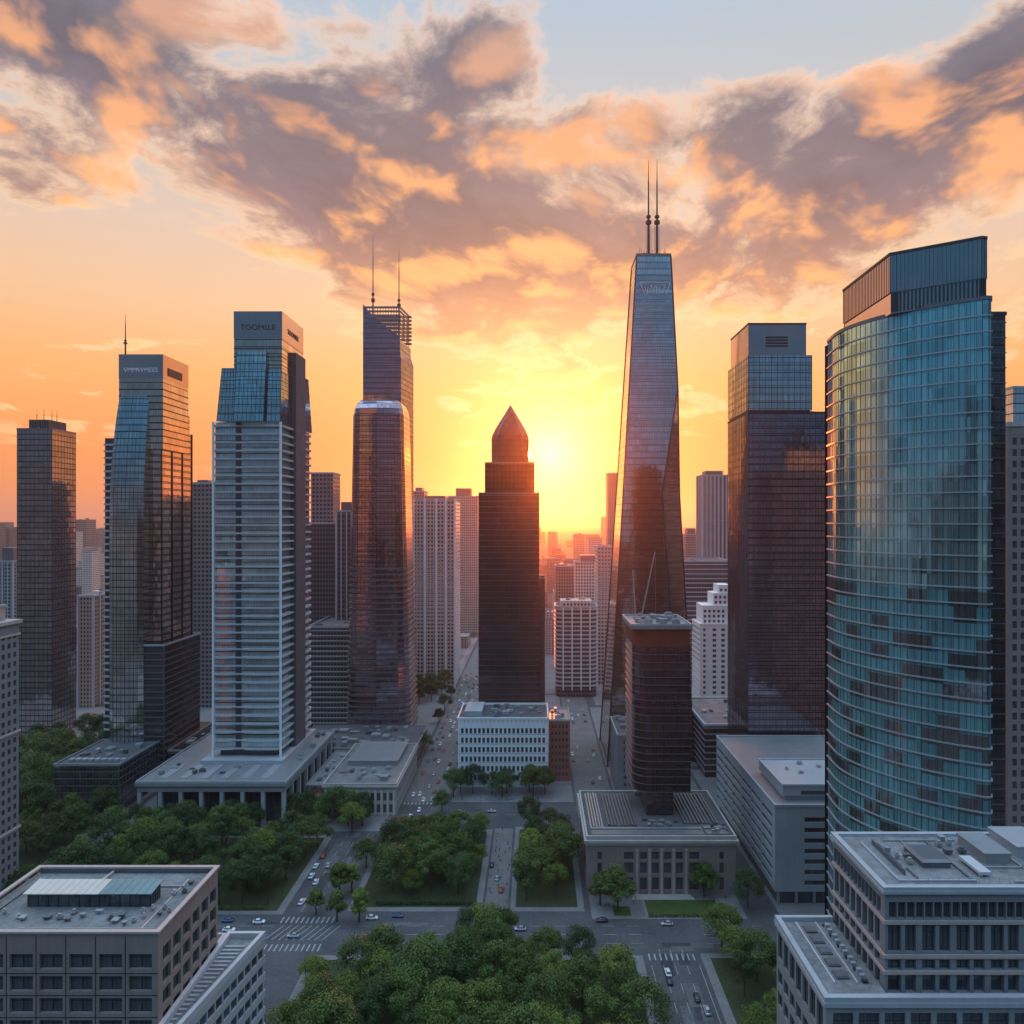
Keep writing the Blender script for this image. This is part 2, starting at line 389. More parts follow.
MT = {}
MT['navy'] = glass('navy glass', (.44, .40, .43), 1.6, 3.8, metal=.9)
MT['blue'] = glass('blue glass', (.84, .62, .51), 1.5, 3.8, metal=.93, tilt=.008, dark=.7)
MT['teal'] = glass('teal glass', (.52, .84, .84), 1.7, 4.0, metal=.80, band=0, line=.06, tilt=.012, dark=.5, blind=.1, patchy=(118, (.17, .36, .39)), usign='SUBTRACT', grp=4.0)
MT['plum'] = glass('plum glass', (.40, .35, .41), 1.5, 3.7, metal=.88)
MT['inky'] = glass('inky glass', (.34, .30, .36), 1.5, 3.8, metal=.9, tilt=.008, dark=.6)
MT['smoke'] = glass('smoke glass', (.14, .125, .14), 1.5, 3.7, metal=.75, blind=.05)
MT['umber'] = glass('umber glass', (.16, .10, .09), 1.6, 3.6, metal=.55, blind=.1)
MT['steelblue'] = glass('steel blue glass', (.68, .68, .67), 1.6, 4.0, metal=.93, band=.06, line=.06, tilt=.006, dark=.75, blind=.03)
MT['pale'] = glass('pale glass', (.64, .70, .72), 1.4, 3.4, metal=.65, blind=.25)
MT['crown_panel'] = solid('polished crown panel', (.62, .42, .40), .07, .95, .08, .15)
MT['spandrel'] = solid('dark spandrel glass', (.018, .022, .028), .16, .35, .1, spec=.5)
MT['window'] = glass('window glass', (.10, .12, .14), .9, 9.0, metal=.35, rough=.09, line=.07, band=0, dark=.3, tilt=.02, blind=.2)
MT['dark_metal'] = solid('dark metal', (.045, .05, .06), .45, .5, .2)
MT['mid_metal'] = solid('mid metal', (.16, .17, .19), .45, .55, .15)
MT['pale_metal'] = solid('pale metal', (.42, .45, .48), .4, .4, .12)
MT['white_band'] = solid('white balcony', (.46, .48, .50), .55, 0, .12)
MT['core'] = solid('glare block black', (.012, .012, .014), 1.0, spec=0.0)  # for the unseen boxes added against sun glare on the curved tower
MT['white_stone'] = solid('white stone', (.80, .81, .82), .75, 0, .08, .2)
MT['grey_stone'] = solid('grey stone', (.22, .225, .24), .85, 0, .2, .3)
MT['pale_stone'] = solid('pale stone', (.44, .41, .38), .85, 0, .2, .3)
MT['brown_stone'] = solid('brown stone', (.27, .22, .20), .85, 0, .22, .3)
MT['pink_stone'] = solid('pink stone', (.46, .36, .33), .85, 0, .18, .3)
MT['concrete'] = solid('concrete', (.26, .27, .28), .9, 0, .22, .25)
MT['pale_concrete'] = solid('pale concrete', (.37, .39, .41), .85, 0, .15, .2)
MT['roof_gravel'] = solid('roof gravel', (.19, .195, .20), .95, 0, .65, .35, 9, .5)
MT['roof_dark'] = solid('dark roof felt', (.10, .105, .115), .9, 0, .4, .3, 5)
MT['roof_metal'] = solid('sheet metal roof', (.34, .36, .38), .4, .5, .2, .3)
MT['copper'] = solid('green copper', (.19, .27, .27), .6, .2, .25)
MT['cream'] = solid('cream panel', (.58, .52, .45), .6, 0, .1)
MT['red_core'] = solid('red cladding', (.20, .055, .035), .5, .1, .2)
MT['flare_red'] = solid('flare red crown', (.24, .035, .02), .38, .25, .25)  # red of the sun flare put into the crown's colour
MT['brick_red'] = solid('red brick', (.26, .12, .09), .9, 0, .25)
MT['louvre'] = solid('louvre', (.06, .06, .075), .5, .4, .2)
MT['ink'] = solid('sign ink', (.02, .02, .03), .5)
MT['sign_white'] = solid('sign white', (.75, .77, .8), .4)

# ------------------------------------------------------------------ ground, streets, pavements
def ground_mat():
    m, nt, N, L, b = newmat('ground')
    tc = N.new('ShaderNodeTexCoord').outputs['Object']
    n1 = N.new('ShaderNodeTexNoise'); n1.inputs['Scale'].default_value = .012; n1.inputs['Detail'].default_value = 8; L.new(tc, n1.inputs['Vector'])
    vo = N.new('ShaderNodeTexVoronoi'); vo.inputs['Scale'].default_value = .02; L.new(tc, vo.inputs['Vector'])
    r = N.new('ShaderNodeValToRGB'); e = r.color_ramp.elements
    e[0].position = .35; e[0].color = (.02, .028, .018, 1); e[1].position = .62; e[1].color = (.065, .062, .062, 1)
    L.new(_math(N, L, 'ADD', _math(N, L, 'MULTIPLY', n1.outputs['Fac'], .7), _math(N, L, 'MULTIPLY', vo.outputs['Color'], .3)), r.inputs[0])
    L.new(r.outputs[0], b.inputs['Base Color']); b.inputs['Roughness'].default_value = .95
    return m
MT['ground'] = ground_mat()
MT['asphalt'] = solid('asphalt', (.085, .088, .095), .85, 0, .55, .10, 2.2, .15, spec=.25)
MT['paving'] = solid('paving', (.19, .19, .195), .85, 0, .35, .2, 4)
MT['plaza'] = solid('plaza paving', (.16, .155, .155), .85, 0, .35, .25, 4)
MT['marking'] = solid('road paint', (.33, .34, .35), .7, 0, .3, 1.5)
MT['soil'] = solid('park floor', (.045, .055, .025), .95, 0, .5, .15, 2)
MT['lawn'] = solid('lawn', (.045, .085, .018), .95, 0, .35, .2, 5)
m = MB(); m.quad((-8900, -2400, 0), (8900, -2400, 0), (8900, 15400, 0), (-8900, 15400, 0))
struct(m.build('ground', MT['ground']))
m = MB(); m.quad((-420, 40, .004), (330, 40, .004), (330, 900, .004), (-420, 900, .004))
struct(m.build('road', MT['asphalt']))
PAV = [  # every block: its pavement is a slab with a kerb
    (-203, -96, 266, 333), (-72, -20.5, 268, 339), (-9.5, 19, 268, 342), (-77, 37, 150, 241), (57, 104, 128, 242), (21.5, 80, 263, 328),
    (-206, -72, 337, 440), (-44.5, 20.5, 372, 440), (93, 160, 266, 420), (43.5, 91, 333, 560), (-420, -210, 266, 560), (-206, -72, 446, 640),
    (-44.5, 20.5, 446, 600), (95, 330, 426, 700), (-200, -101, 60, 240), (112, 330, 60, 262), (-44.5, 20.5, 604, 890), (-206, -72, 646, 890), (49, 91, 566, 890)]
m = MB()
for a in PAV: m.box(*a, -.05, .13)
struct(m.build('pavement', MT['paving']))
def sheet(name, mat, rects, z):
    m = MB()
    for (a, b, c, d) in rects: m.quad((a, c, z), (b, c, z), (b, d, z), (a, d, z))
    return struct(m.build(name, mat))
sheet('park_floor', MT['soil'], [(-200, -99, 268.5, 330), (-69.5, -23, 271, 336), (-7.5, 16.5, 271, 339), (-74, 34, 152, 238.5), (60, 102, 130, 239.5), (-300, -215, 300, 520)], .138)
sheet('plaza', MT['plaza'], [(-19.5, -10.5, 268, 340), (24, 78, 277.5, 280), (-70, -46, 372, 890), (22, 42, 345, 890)], .145)
sheet('path', MT['plaza'], [(37.5, 42, 277.8, 264.8)], .15)
g = sheet('lawn', MT['lawn'], [(43, 71, 265, 276), (30, 36.5, 265, 271.5)], .15); g['kind'] = 'stuff'
MT['old_asphalt'] = solid('mended asphalt', (.055, .057, .062), .9, 0, .5, .3, 3, spec=.2)
MT['new_asphalt'] = solid('pale worn asphalt', (.125, .125, .13), .9, 0, .5, .3, 3, spec=.2)
for nm, k in (('old_asphalt', 1), ('new_asphalt', 2)):
    rr = random.Random(k); rs = []
    for i in range(34):
        zx = rr.choice([(-160, 130, 243, 264), (-94, -74, 266, 340), (-70, -46, 345, 620), (22, 42, 345, 560), (38, 56, 152, 242), (-200, 20, 345, 370)])
        a, b = rr.uniform(zx[0], zx[1]-5), rr.uniform(zx[2], zx[3]-4); w, d = (rr.uniform(2, 5), rr.uniform(3, 14)) if zx[3]-zx[2] > 40 else (rr.uniform(4, 18), rr.uniform(1.2, 3.4))
        rs.append((a, min(a+w, zx[1]), b, min(b+d, zx[3])))
    sheet('road_patch', MT[nm], rs[:0], 0) if False else [sheet('road_patch', MT[nm], [r], .0052+.00005*j+(.0 if k == 1 else .0018)) for j, r in enumerate(rs)]
# painted lines
m = MB()
def stripe(x0, x1, y0, y1): m.quad((x0, y0, .012), (x1, y0, .012), (x1, y1, .012), (x0, y1, .012))
for y in range(150, 242, 9):
    for x in (43.3, 47.2, 51.2): stripe(x-.09, x+.09, y, y+4.6)
stripe(39.2, 39.4, 150, 236); stripe(55.3, 55.5, 150, 236)
for x in range(-200, 140, 9):
    if -100 < x < -72 or 34 < x < 58: continue
    stripe(x, x+4.5, 253.2, 253.4); stripe(x, x+4.5, 248, 248.15); stripe(x, x+4.5, 258.5, 258.65)
for y in range(268, 335, 9):
    for x in (-89.5, -84.5, -79.5): stripe(x-.09, x+.09, y, y+4.5)
for k in range(11): stripe(-95+1.9*k, -94.45+1.9*k, 243.5, 247.5)
for k in range(11): stripe(-95+1.9*k, -94.45+1.9*k, 260.5, 264.5)
for k in range(9): stripe(39+1.9*k, 39.55+1.9*k, 238.5, 242)
for k in range(9):                                                    # hatched diagonal bars in the junction
    a = -97+2.6*k; m.quad((a, 250, .012), (a+.35, 250, .012), (a+4.35, 259, .012), (a+4, 259, .012))
for x in range(-140, 20, 9): stripe(x, x+4.5, 356, 356.2)
for k in range(12): stripe(-69.5+2*k, -68.5+2*k, 369.2, 371.8)
for k in range(12): stripe(-69.5+2*k, -68.5+2*k, 340.5, 343.5)
for k in range(10): stripe(22+2*k, 23+2*k, 336, 340)
struct(m.build('road_marking', MT['marking']))

# ------------------------------------------------------------------ facades with openings
def punched(mb, o, u, n, W, z0, z1, cols, rows, dep=.45):
    """piers and spandrels standing in front of a wall; cols, rows: lists of (from, to) openings. Returns the openings"""
    zz = z0
    for (a, b) in rows:
        if a > zz+.01: mb.obox(o, u, n, 0, W, -dep, 0, zz, a)
        x = 0
        for (c, d) in cols:
            if c > x+.01: mb.obox(o, u, n, x, c, -dep, 0, a, b)
            x = d
        if x < W-.01: mb.obox(o, u, n, x, W, -dep, 0, a, b)
        zz = b
    if zz < z1-.01: mb.obox(o, u, n, 0, W, -dep, 0, zz, z1)
    return [(c, d, a, b) for (a, b) in rows for (c, d) in cols]
_WM = {}
def windows(root, o, u, n, openings, mat, back=.32, bar=.07, limit=10**6, name='window'):
    """one pane with its frame per opening, each a part of its own; equal sizes share their mesh"""
    for (c, d, a, b) in openings[:limit]:
        key = (round(d-c, 2), round(b-a, 2), u, n, mat.name)
        if key not in _WM:
            w, h = d-c, b-a
            m = MB(); O = (0, 0)
            m.obox(O, u, n, 0, w, -.06, 0, 0, h)
            for q in (0, w/2-bar/2, w-bar): m.obox(O, u, n, q, q+bar, .002, .07, 0, h)
            for q in (0, h*.68): m.obox(O, u, n, bar, w/2-bar/2, .002, .06, q, q+bar); m.obox(O, u, n, w/2+bar/2, w-bar, .002, .06, q, q+bar)
            ob = m.build(name, mat); ob.data.materials.append(MT['dark_metal'])
            for i, p in enumerate(ob.data.polygons): p.material_index = 0 if i < 6 else 1
            _WM[key] = ob.data; bpy.data.objects.remove(ob)
        w = bpy.data.objects.new(name, _WM[key]); COL.objects.link(w); w.parent = root
        p = (o[0]+u[0]*c-n[0]*back, o[1]+u[1]*c-n[1]*back, a)
        w.location = Vector(p)-root.location
def even(W, n, w, m0=0.0, m1=None):
    m1 = m0 if m1 is None else m1
    s = (W-m0-m1)/n
    return [(m0+s*(i+.5)-w/2, m0+s*(i+.5)+w/2) for i in range(n)]
def rows_of(z0, n, step, h): return [(z0+i*step, z0+i*step+h) for i in range(n)]
FRONT = ((1, 0), (0, -1))           # along x, facing the camera's side
RIGHT = ((0, 1), (1, 0))            # along y, facing +x
LEFT = ((0, 1), (-1, 0))

def roof_units(root, x0, x1, y0, y1, z, k, seed, smin=1.5, smax=4.0, hmax=2.2):
    """boxes, ducts and fans on a flat roof, each a part"""
    rr = random.Random(seed); placed = []
    tries = 0
    while len(placed) < k and tries < 300:
        tries += 1
        w, d, h = rr.uniform(smin, smax), rr.uniform(smin, smax), rr.uniform(.7, hmax)
        x, y = rr.uniform(x0, x1-w), rr.uniform(y0, y1-d)
        if any(x < q[1]+.4 and x+w > q[0]-.4 and y < q[3]+.4 and y+d > q[2]-.4 for q in placed): continue
        placed.append((x, x+w, y, y+d))
        m = MB(); m.box(x, x+w, y, y+d, z+.25, z+h)
        m.box(x+.1, x+.3, y+.1, y+.3, z-.02, z+.25); m.box(x+w-.3, x+w-.1, y+d-.3, y+d-.1, z-.02, z+.25)
        if rr.random() < .5: m.loft([[(x+w/2+.35*w*math.cos(a), y+d/2+.35*d*math.sin(a), zz) for a in [i*math.pi/5 for i in range(10)]] for zz in (z+h, z+h+.35)])
        else: m.box(x-.12, x+w+.12, y-.12, y+d+.12, z+h+.001, z+h+.12)
        m.build('rooftop_unit', MT[rr.choice(['pale_metal', 'mid_metal', 'roof_metal', 'concrete'])], root)

def antenna(root, x, y, z0, z1, r, name='antenna'):
    m = MB(); h = z1-z0
    m.rod((x, y, z0), (x, y, z0+h*.45), r, r*.75); m.rod((x, y, z0+h*.45), (x, y, z0+h*.8), r*.6, r*.4); m.rod((x, y, z0+h*.8), (x, y, z1), r*.3, r*.12)
    m.rod((x, y, z0+h*.38), (x, y, z0+h*.41), r*2.0); m.rod((x, y, z0+h*.44), (x, y, z0+h*.46), r*1.6)
    return m.build(name, MT['dark_metal'], root)

def sign(root, text, loc, rot, size, mat, name='sign', depth=.12):
    c = bpy.data.curves.new(name, 'FONT'); c.resolution_u = 3; c.body = text; c.size = size; c.extrude = depth; c.align_x = 'CENTER'; c.align_y = 'CENTER'
    c.materials.append(mat)
    f = bpy.data.objects.new('lettering', c); COL.objects.link(f)
    me = bpy.data.meshes.new_from_object(f.evaluated_get(bpy.context.evaluated_depsgraph_get())); bpy.data.objects.remove(f)
    if not me.materials: me.materials.append(mat)
    o = bpy.data.objects.new(name, me); COL.objects.link(o); o.parent = root
    o.location = Vector(loc)-root.location; o.rotation_euler = rot
    return o
FR = (R(90), 0, 0); RT = (R(90), 0, R(90))

# ------------------------------------------------------------------ towers on the left
def tower_far_left():
    z0 = 482; x0, x1 = X(17, z0), X(52, z0); y1 = z0+25
    t = thing('office_tower', 'slab-sided navy tower standing alone furthest left, its flat cap bristling with four thin aerials', 'tower', (x0/2+x1/2, z0+12, 0))
    P = rect(x0, x1, z0, y1)
    MB().prism(P, 0, 212).build('curtain_wall', MT['navy'], t)
    bands(mullions(MB(), P, 0, 212, 3.0, .18, .10), P, 0, 211.5, 3.8, .4, .12).build('floor_band', MT['spandrel'], t)
    parapet(MB(), offset(P, .2), 211.9, 1.4).build('parapet', MT['mid_metal'], t)
    Q = rect(X(26, z0), X(67, z0+22), z0+3, y1-4)
    q = MB().prism(Q, 212.1, 219.5).build('plant_room', MT['louvre'], t)
    mullions(MB(), Q, 212.2, 219.6, 1.6, .2, .15).build('grille', MT['mid_metal'], q)
    for px in (37, 44, 52, 57): antenna(t, X(px, z0+10), z0+10, 219.4, 228+(px % 3), .22)
    roof_units(t, x0+2, x1-2, z0+1, z0+2.9, 212.2, 3, 1, .8, 1.6, 1.5)
tower_far_left()

def tower_stepped():
    z0 = 398
    xa, xb, xc = X(113, z0), X(148, z0), X(160, z0)
    t = thing('office_tower', 'blue glass tower with bowed front panel, single mast and orange side above the dark podium', 'tower', (X(140, z0), z0+18, 0))
    # the strip of balconies on the left edge
    P = rect(X(105, 402), xa-.02, 402, 430)
    MB().prism(P, 25, 197).build('side_bay', MT['louvre'], t)
    bands(MB(), P, 26, 197, 3.8, 1.1, .5).build('balcony', MT['white_band'], t)
    # high block
    P = rect(X(119, z0), X(163, z0), z0, 427)
    MB().prism(P, 190, 243).build('upper_block', MT['blue'], t)
    bands(MB(), P, 190, 226, 3.8, .5, .15).build('floor_band', MT['spandrel'], t)
    parapet(MB().prism(offset(P, .1), 230.5, 242), offset(P, .1), 242, 2.2).build('crown', MT['crown_panel'], t)
    s = sign(t, 'VMMWMEES', (X(141, z0), z0-.2, 235.2), FR, 3.6, MT['sign_white'])
    s2 = MB().box(X(163, z0)+.11, X(163, z0)+.4, 403, 419, 233, 237.5).build('sign', MT['ink'], t)
    # main body
    P = rect(xb-4, xc, z0+1.2, 435)
    MB().prism(P, 20, 203).build('curtain_wall', MT['blue'], t)
    m = bands(MB(), P, 20, 202.5, 3.8, .5, .22)
    mullions(m, P, 20, 203, 12.3, .6, .5, [1])
    m.build('floor_band', MT['spandrel'], t)
    Q = rect(xb-1, X(161, z0), z0+.6, 431)
    MB().prism(Q, 203, 214).build('setback', MT['blue'], t)
    bands(MB(), Q, 203, 213.5, 3.8, .4, .15).build('setback_band', MT['spandrel'], t)
    # the bowed glass panel in front
    def plan(z):
        k = max(0, (z-150)/71.0); k = k*k
        l = xa+k*3.2; r = xb+k*1.0; f = z0-5.5+k*4.5
        return [(l, z0+3), (l+.4, f+1.5), (l+3, f+.3), ((l+r)/2, f), (r-3, f+.3), (r-.4, f+1.5), (r, z0+3)]
    zs = [25, 100, 150, 170, 185, 200, 211, 221]
    g = MB().loft([ring(plan(z), z) for z in zs]).build('bowed_panel', MT['steelblue'], t)
    m = bands(MB(), plan, 25, 221, 3.8, .35, .12); mullions(m, plan, 25, 220.8, 2.4, .12, .14, [2, 3], 7)
    m.build('glazing_grid', MT['spandrel'], g)
    # annex
    P = rect(X(144, 395), X(165, 395), 394.5, 436)
    MB().prism(P, 10, 79).build('annex', MT['smoke'], t)
    m = bands(MB(), P, 10, 78, 3.6, .7, .25); mullions(m, P, 10, 79, 60, .5, .4, [0])
    m.build('annex_band', MT['mid_metal'], t)
    parapet(MB(), offset(P, .3), 78.9, 1.0).build('annex_parapet', MT['pale_concrete'], t)
    antenna(t, X(125.5, 408), 408, 242, 150+206*408/700, .55)
    roof_units(t, X(122, 402), X(158, 402), 403, 424, 243, 5, 3, 1.5, 3.5, 2.0)
tower_stepped()

def podium_dark():
    z0 = 356; x0, x1 = X(54, z0), X(119, z0)
    t = thing('podium_building', 'low dark glazed podium block with a flat roof below the single-masted tower', 'building', (x0/2+x1/2, z0+20, 0))
    P = rect(x0, x1, z0, 396.3)
    MB().prism(offset(P, -1.5), 0, 4).build('ground_floor', MT['window'], t)
    MB().prism(P, 4, 25).build('curtain_wall', MT['navy'], t)
    bands(mullions(MB(), P, 4, 25, 3.2, .2, .15), P, 4, 24, 3.5, .6, .25, .3).build('floor_band', MT['mid_metal'], t)
    parapet(MB(), offset(P, .3), 24.9, 1.1).build('parapet', MT['concrete'], t)
    MB().prism(offset(P, -.4), 25, 25.25).build('roof', MT['roof_dark'], t)
    Q = rect(X(165, 396)-22, X(165, 396)+26, 400, 470)
    m = MB()
    for i in range(9): m.box(x0+4+i*3.3, x0+6.4+i*3.3, z0+5, z0+7.5, 25.3, 26.6)
    m.build('skylight', MT['pale_metal'], t)
    roof_units(t, x0+3, x1-3, z0+10, 392, 25.25, 7, 5)
    w = thing('annex_building', 'long low dark wing behind the podium, running back beside the colonnaded hall', 'building', (X(185, 410), 430, 0))
    Q = rect(X(165, 396)+1.5, X(165, 396)+17, 396.5, 470)
    MB().prism(Q, 0, 19).build('wall', MT['smoke'], w)
    bands(MB(), Q, 0, 18.5, 3.6, .9, .3).build('floor_band', MT['mid_metal'], w)
    parapet(MB(), offset(Q, .35), 18.9, 1.0).build('parapet', MT['concrete'], w)
    roof_units(w, Q[0][0]+2, Q[1][0]-2, 400, 465, 19, 9, 8)
podium_dark()

def hall_colonnade():
    z0 = 341; x0, x1 = X(137, z0), X(285, z0); y1 = 423; h = 22
    t = thing('colonnade_hall', 'broad pale hall with tall square columns at the base of the white balconied tower', 'hall', (x0/2+x1/2, z0+40, 0))
    MB().prism(rect(x0+6, x1-3, z0+7, y1), 0, h-3).build('wall', MT['window'], t)
    for i in range(8):
        cx = x0+.9+i*(x1-x0-1.8)/7
        MB().box(cx-.9, cx+.9, z0+.2, z0+2, 0, h-4.4).build('column', MT['pale_concrete'], t)
    for i in range(1, 8): MB().box(x1-2, x1-.2, z0+i*11.2, z0+i*11.2+1.8, 0, h-4.4).build('column', MT['pale_concrete'], t)
    m = MB(); m.box(x0, x1, z0, y1, h-4.4, h-2.2); m.box(x0+.5, x1-.5, z0+.5, y1, h-2.2, h-1.6); m.box(x0-.8, x1+.8, z0-.8, y1, h-1.6, h)
    m.build('entablature', MT['concrete'], t)
    parapet(MB(), rect(x0-.6, x1+.6, z0-.6, y1), h, .9).build('parapet', MT['pale_concrete'], t)
    MB().box(x0+.2, x1-.2, z0+.2, y1-.2, h+.002, h+.2).build('roof', MT['roof_metal'], t)
    m = MB()
    for i in range(6): m.box(x0+8+i*10, x0+12+i*10, z0+5, z0+24, h+.2, h+.55)
    m.build('skylight', MT['pale_metal'], t)
    roof_units(t, x0+4, x1-30, z0+8, 365, h+.2, 8, 21, 1.2, 3)
    roof_units(t, x1-9, x1-2, 362, 420, h+.2, 6, 22, 1.2, 3)
hall_colonnade()

def tower_balconies():
    z0 = 372; x0, x1 = X(213, z0), X(281, z0); y1 = 422; b = 22
    t = thing('apartment_tower', 'tall tower ringed by white balconies, with blue glass steps and a lettered flat crown', 'tower', (x0/2+x1/2, z0+25, b))
    P = rect(x0-4, x1+3, z0-6, y1)
    MB().prism(P, b+.25, b+2.2).build('terrace', MT['pale_concrete'], t)
    core = rect(x0+.8, x1-.8, z0+.8, y1-.8)
    MB().prism(offset(core, -2), b+2, b+6.5).build('lobby', MT['window'], t)
    MB().prism(core, b+6.5, 202).build('curtain_wall', MT['pale'], t)
    m = MB(); z = b+6.5
    while z < 201.5:
        # the slabs bow out a little in the middle of the front
        xm = x0+(x1-x0)*.32
        pl = [(x0, z0), (x0+2, z0-.9), (xm-2, z0-.9), (xm, z0+.3), (xm+4, z0+.3), (xm+6, z0-1.0), (x1-5, z0-1.3), (x1-1, z0-.7), (x1+.8, z0+1.5), (x1+1.0, z0+12), (x1+1.4, y1-4), (x1, y1), (x0, y1)]
        m.prism(pl, z-.45, z+.45); z += 4.4
    m.build('balcony', MT['white_band'], t)
    m = MB()
    for x in (x0+.1, x1-.3): m.box(x, x+.9, z0-1.5, z0-.4, b+2, 202)
    m.build('corner_post', MT['white_stone'], t)
    MB().box(x0+(x1-x0)*.32+.4, x0+(x1-x0)*.32+3.2, z0+.35, z0+1.0, b+7, 202).build('recess', MT['louvre'], t)
    # dark slot in the side, its darkness drawn as a proud dark strip
    xs = X(282, 374)
    MB().box(x1-.9, x1+2.2, 389, 405, b+2, 243).build('side_slot', MT['roof_dark'], t)
    # upper block
    P = rect(X(234, 374), xs, 374, 408)
    MB().prism(P, 202, 261).build('upper_block', MT['blue'], t)
    bands(MB(), P, 202, 243, 4.4, .5, .15).build('floor_band', MT['spandrel'], t)
    m = MB().prism(offset(P, .12), 247, 258.5); parapet(m, offset(P, .12), 258.5, 3)
    m.build('crown', MT['crown_panel'], t)
    sign(t, 'TOOMSLE', (X(258, 374), 373.78, 252.8), FR, 4.2, MT['ink'])
    sign(t, 'TOOMSLE', (xs+.22, 391, 252.8), RT, 4.0, MT['ink'])
    # glass steps leaning against it
    def slab(xa, xb, zb, zt, y_low, y_top, lean=0.0):
        lo = rect(xa, xb, y_low, 392); hi = rect(xa+lean, xb, y_top, 392)
        g = MB().loft([ring(lo, zb), ring(hi, zt)]).build('glass_step', MT['steelblue'], t)
        pl = lambda z: lerp_poly(lo, hi, (z-zb)/(zt-zb))
        m = bands(MB(), pl, zb, zt, 4.4, .35, .12); mullions(m, pl, zb, zt, 2.2, .14, .14, [0, 1, 3])
        m.build('glazing_grid', MT['spandrel'], g)
    slab(X(217, 372), X(236, 372), 202.3, 231, 371.5, 373, 2.2)
    slab(X(236, 372)+.02, X(266, 372), 202.3, 240, 368.6, 373.2)
    slab(X(267.5, 372), x1, 202.3, 230, 370.5, 373)
    lo = rect(x1-8, x1+.6, 405.5, y1); hi = rect(x1-8, x1-1, 405.5, y1-2)
    g = MB().loft([ring(lo, 202.3), ring(hi, 234)]).build('glass_step', MT['steelblue'], t)
    pl = lambda z: lerp_poly(lo, hi, (z-202.3)/31.7)
    bands(MB(), pl, 202.3, 234, 4.4, .4, .14).build('glazing_grid', MT['spandrel'], g)
    roof_units(t, P[0][0]+2, P[1][0]-2, 377, 405, 261, 6, 9, 1.5, 4, 2)
tower_balconies()

def tower_twin_mast():
    z0 = 520
    A = [(X(363, z0), z0), (X(400, z0), z0), (X(412, 548)-1, 548), (X(363, z0), 548)]
    t = thing('office_tower', 'slim plum glass tower with two masts and an open slatted crown, behind the round-shouldered one', 'tower', (X(385, z0), z0+14, 0))
    B = [(X(363, z0), z0), (X(401, z0), z0), (X(413.5, 548), 548), (X(363, z0), 548)]
    MB().prism(B, 0, 270).build('curtain_wall', MT['plum'], t)
    MB().loft([ring(B, 270), ring(A, 277), ring(A, 284)]).build('shoulder', MT['plum'], t)
    bands(MB(), lambda z: B if z < 270 else A, 0, 283, 4.2, .35, .12).build('floor_band', MT['spandrel'], t)
    # open crown: posts and slats, solid where the front wall rises at the left corner
    xl, xr = A[0][0], A[1][0]; top = 309
    m = MB()
    n = 9
    for k in range(n):                                   # the front wall steps down from the left corner to the right
        xa, xb = xl+(xr-xl)*k/n, xl+(xr-xl)*(k+1)/n; za, zb = top+1.5-(k/n)**.8*24, top+1.5-((k+1)/n)**.8*24
        m.loft([[(xa, z0, 284), (xb, z0, 284), (xb, z0+.6, 284), (xa, z0+.6, 284)], [(xa, z0, za), (xb, z0, zb), (xb, z0+.6, zb), (xa, z0+.6, za)]])
    m.build('crown_wall', MT['plum'], t)
    m = MB()
    for k in range(8):
        z = 286.5+k*3; m.box(xl+.3, xr, z0+.7, z0+1.2, z, z+1.5); m.obox(A[1], ((A[2][0]-xr)/30.4, 28/30.4), (28/30.4, -(A[2][0]-xr)/30.4), 0, 27, -.6, -.1, z, z+1.7)
        m.box(xl+.3, xr+4, 546, 546.6, z, z+1.7); m.box(xl+.3, xl+.8, z0+1.3, 545.9, z, z+1.7)
    for k in range(14): m.box(xl+.4+k*2, xl+.8+k*2, z0+1.25, z0+1.6, 284, 308.6)
    for k in range(9): m.box(xl+.4+k*3.6, xl+.8+k*3.6, 545.4, 545.9, 284, 308.6)
    m.build('slatted_crown', MT['mid_metal'], t)
    antenna(t, X(373, 530), 530, 284, 150+285*530/700, .75); antenna(t, X(399, 530), 530, 284, 150+272*530/700, .75)
tower_twin_mast()

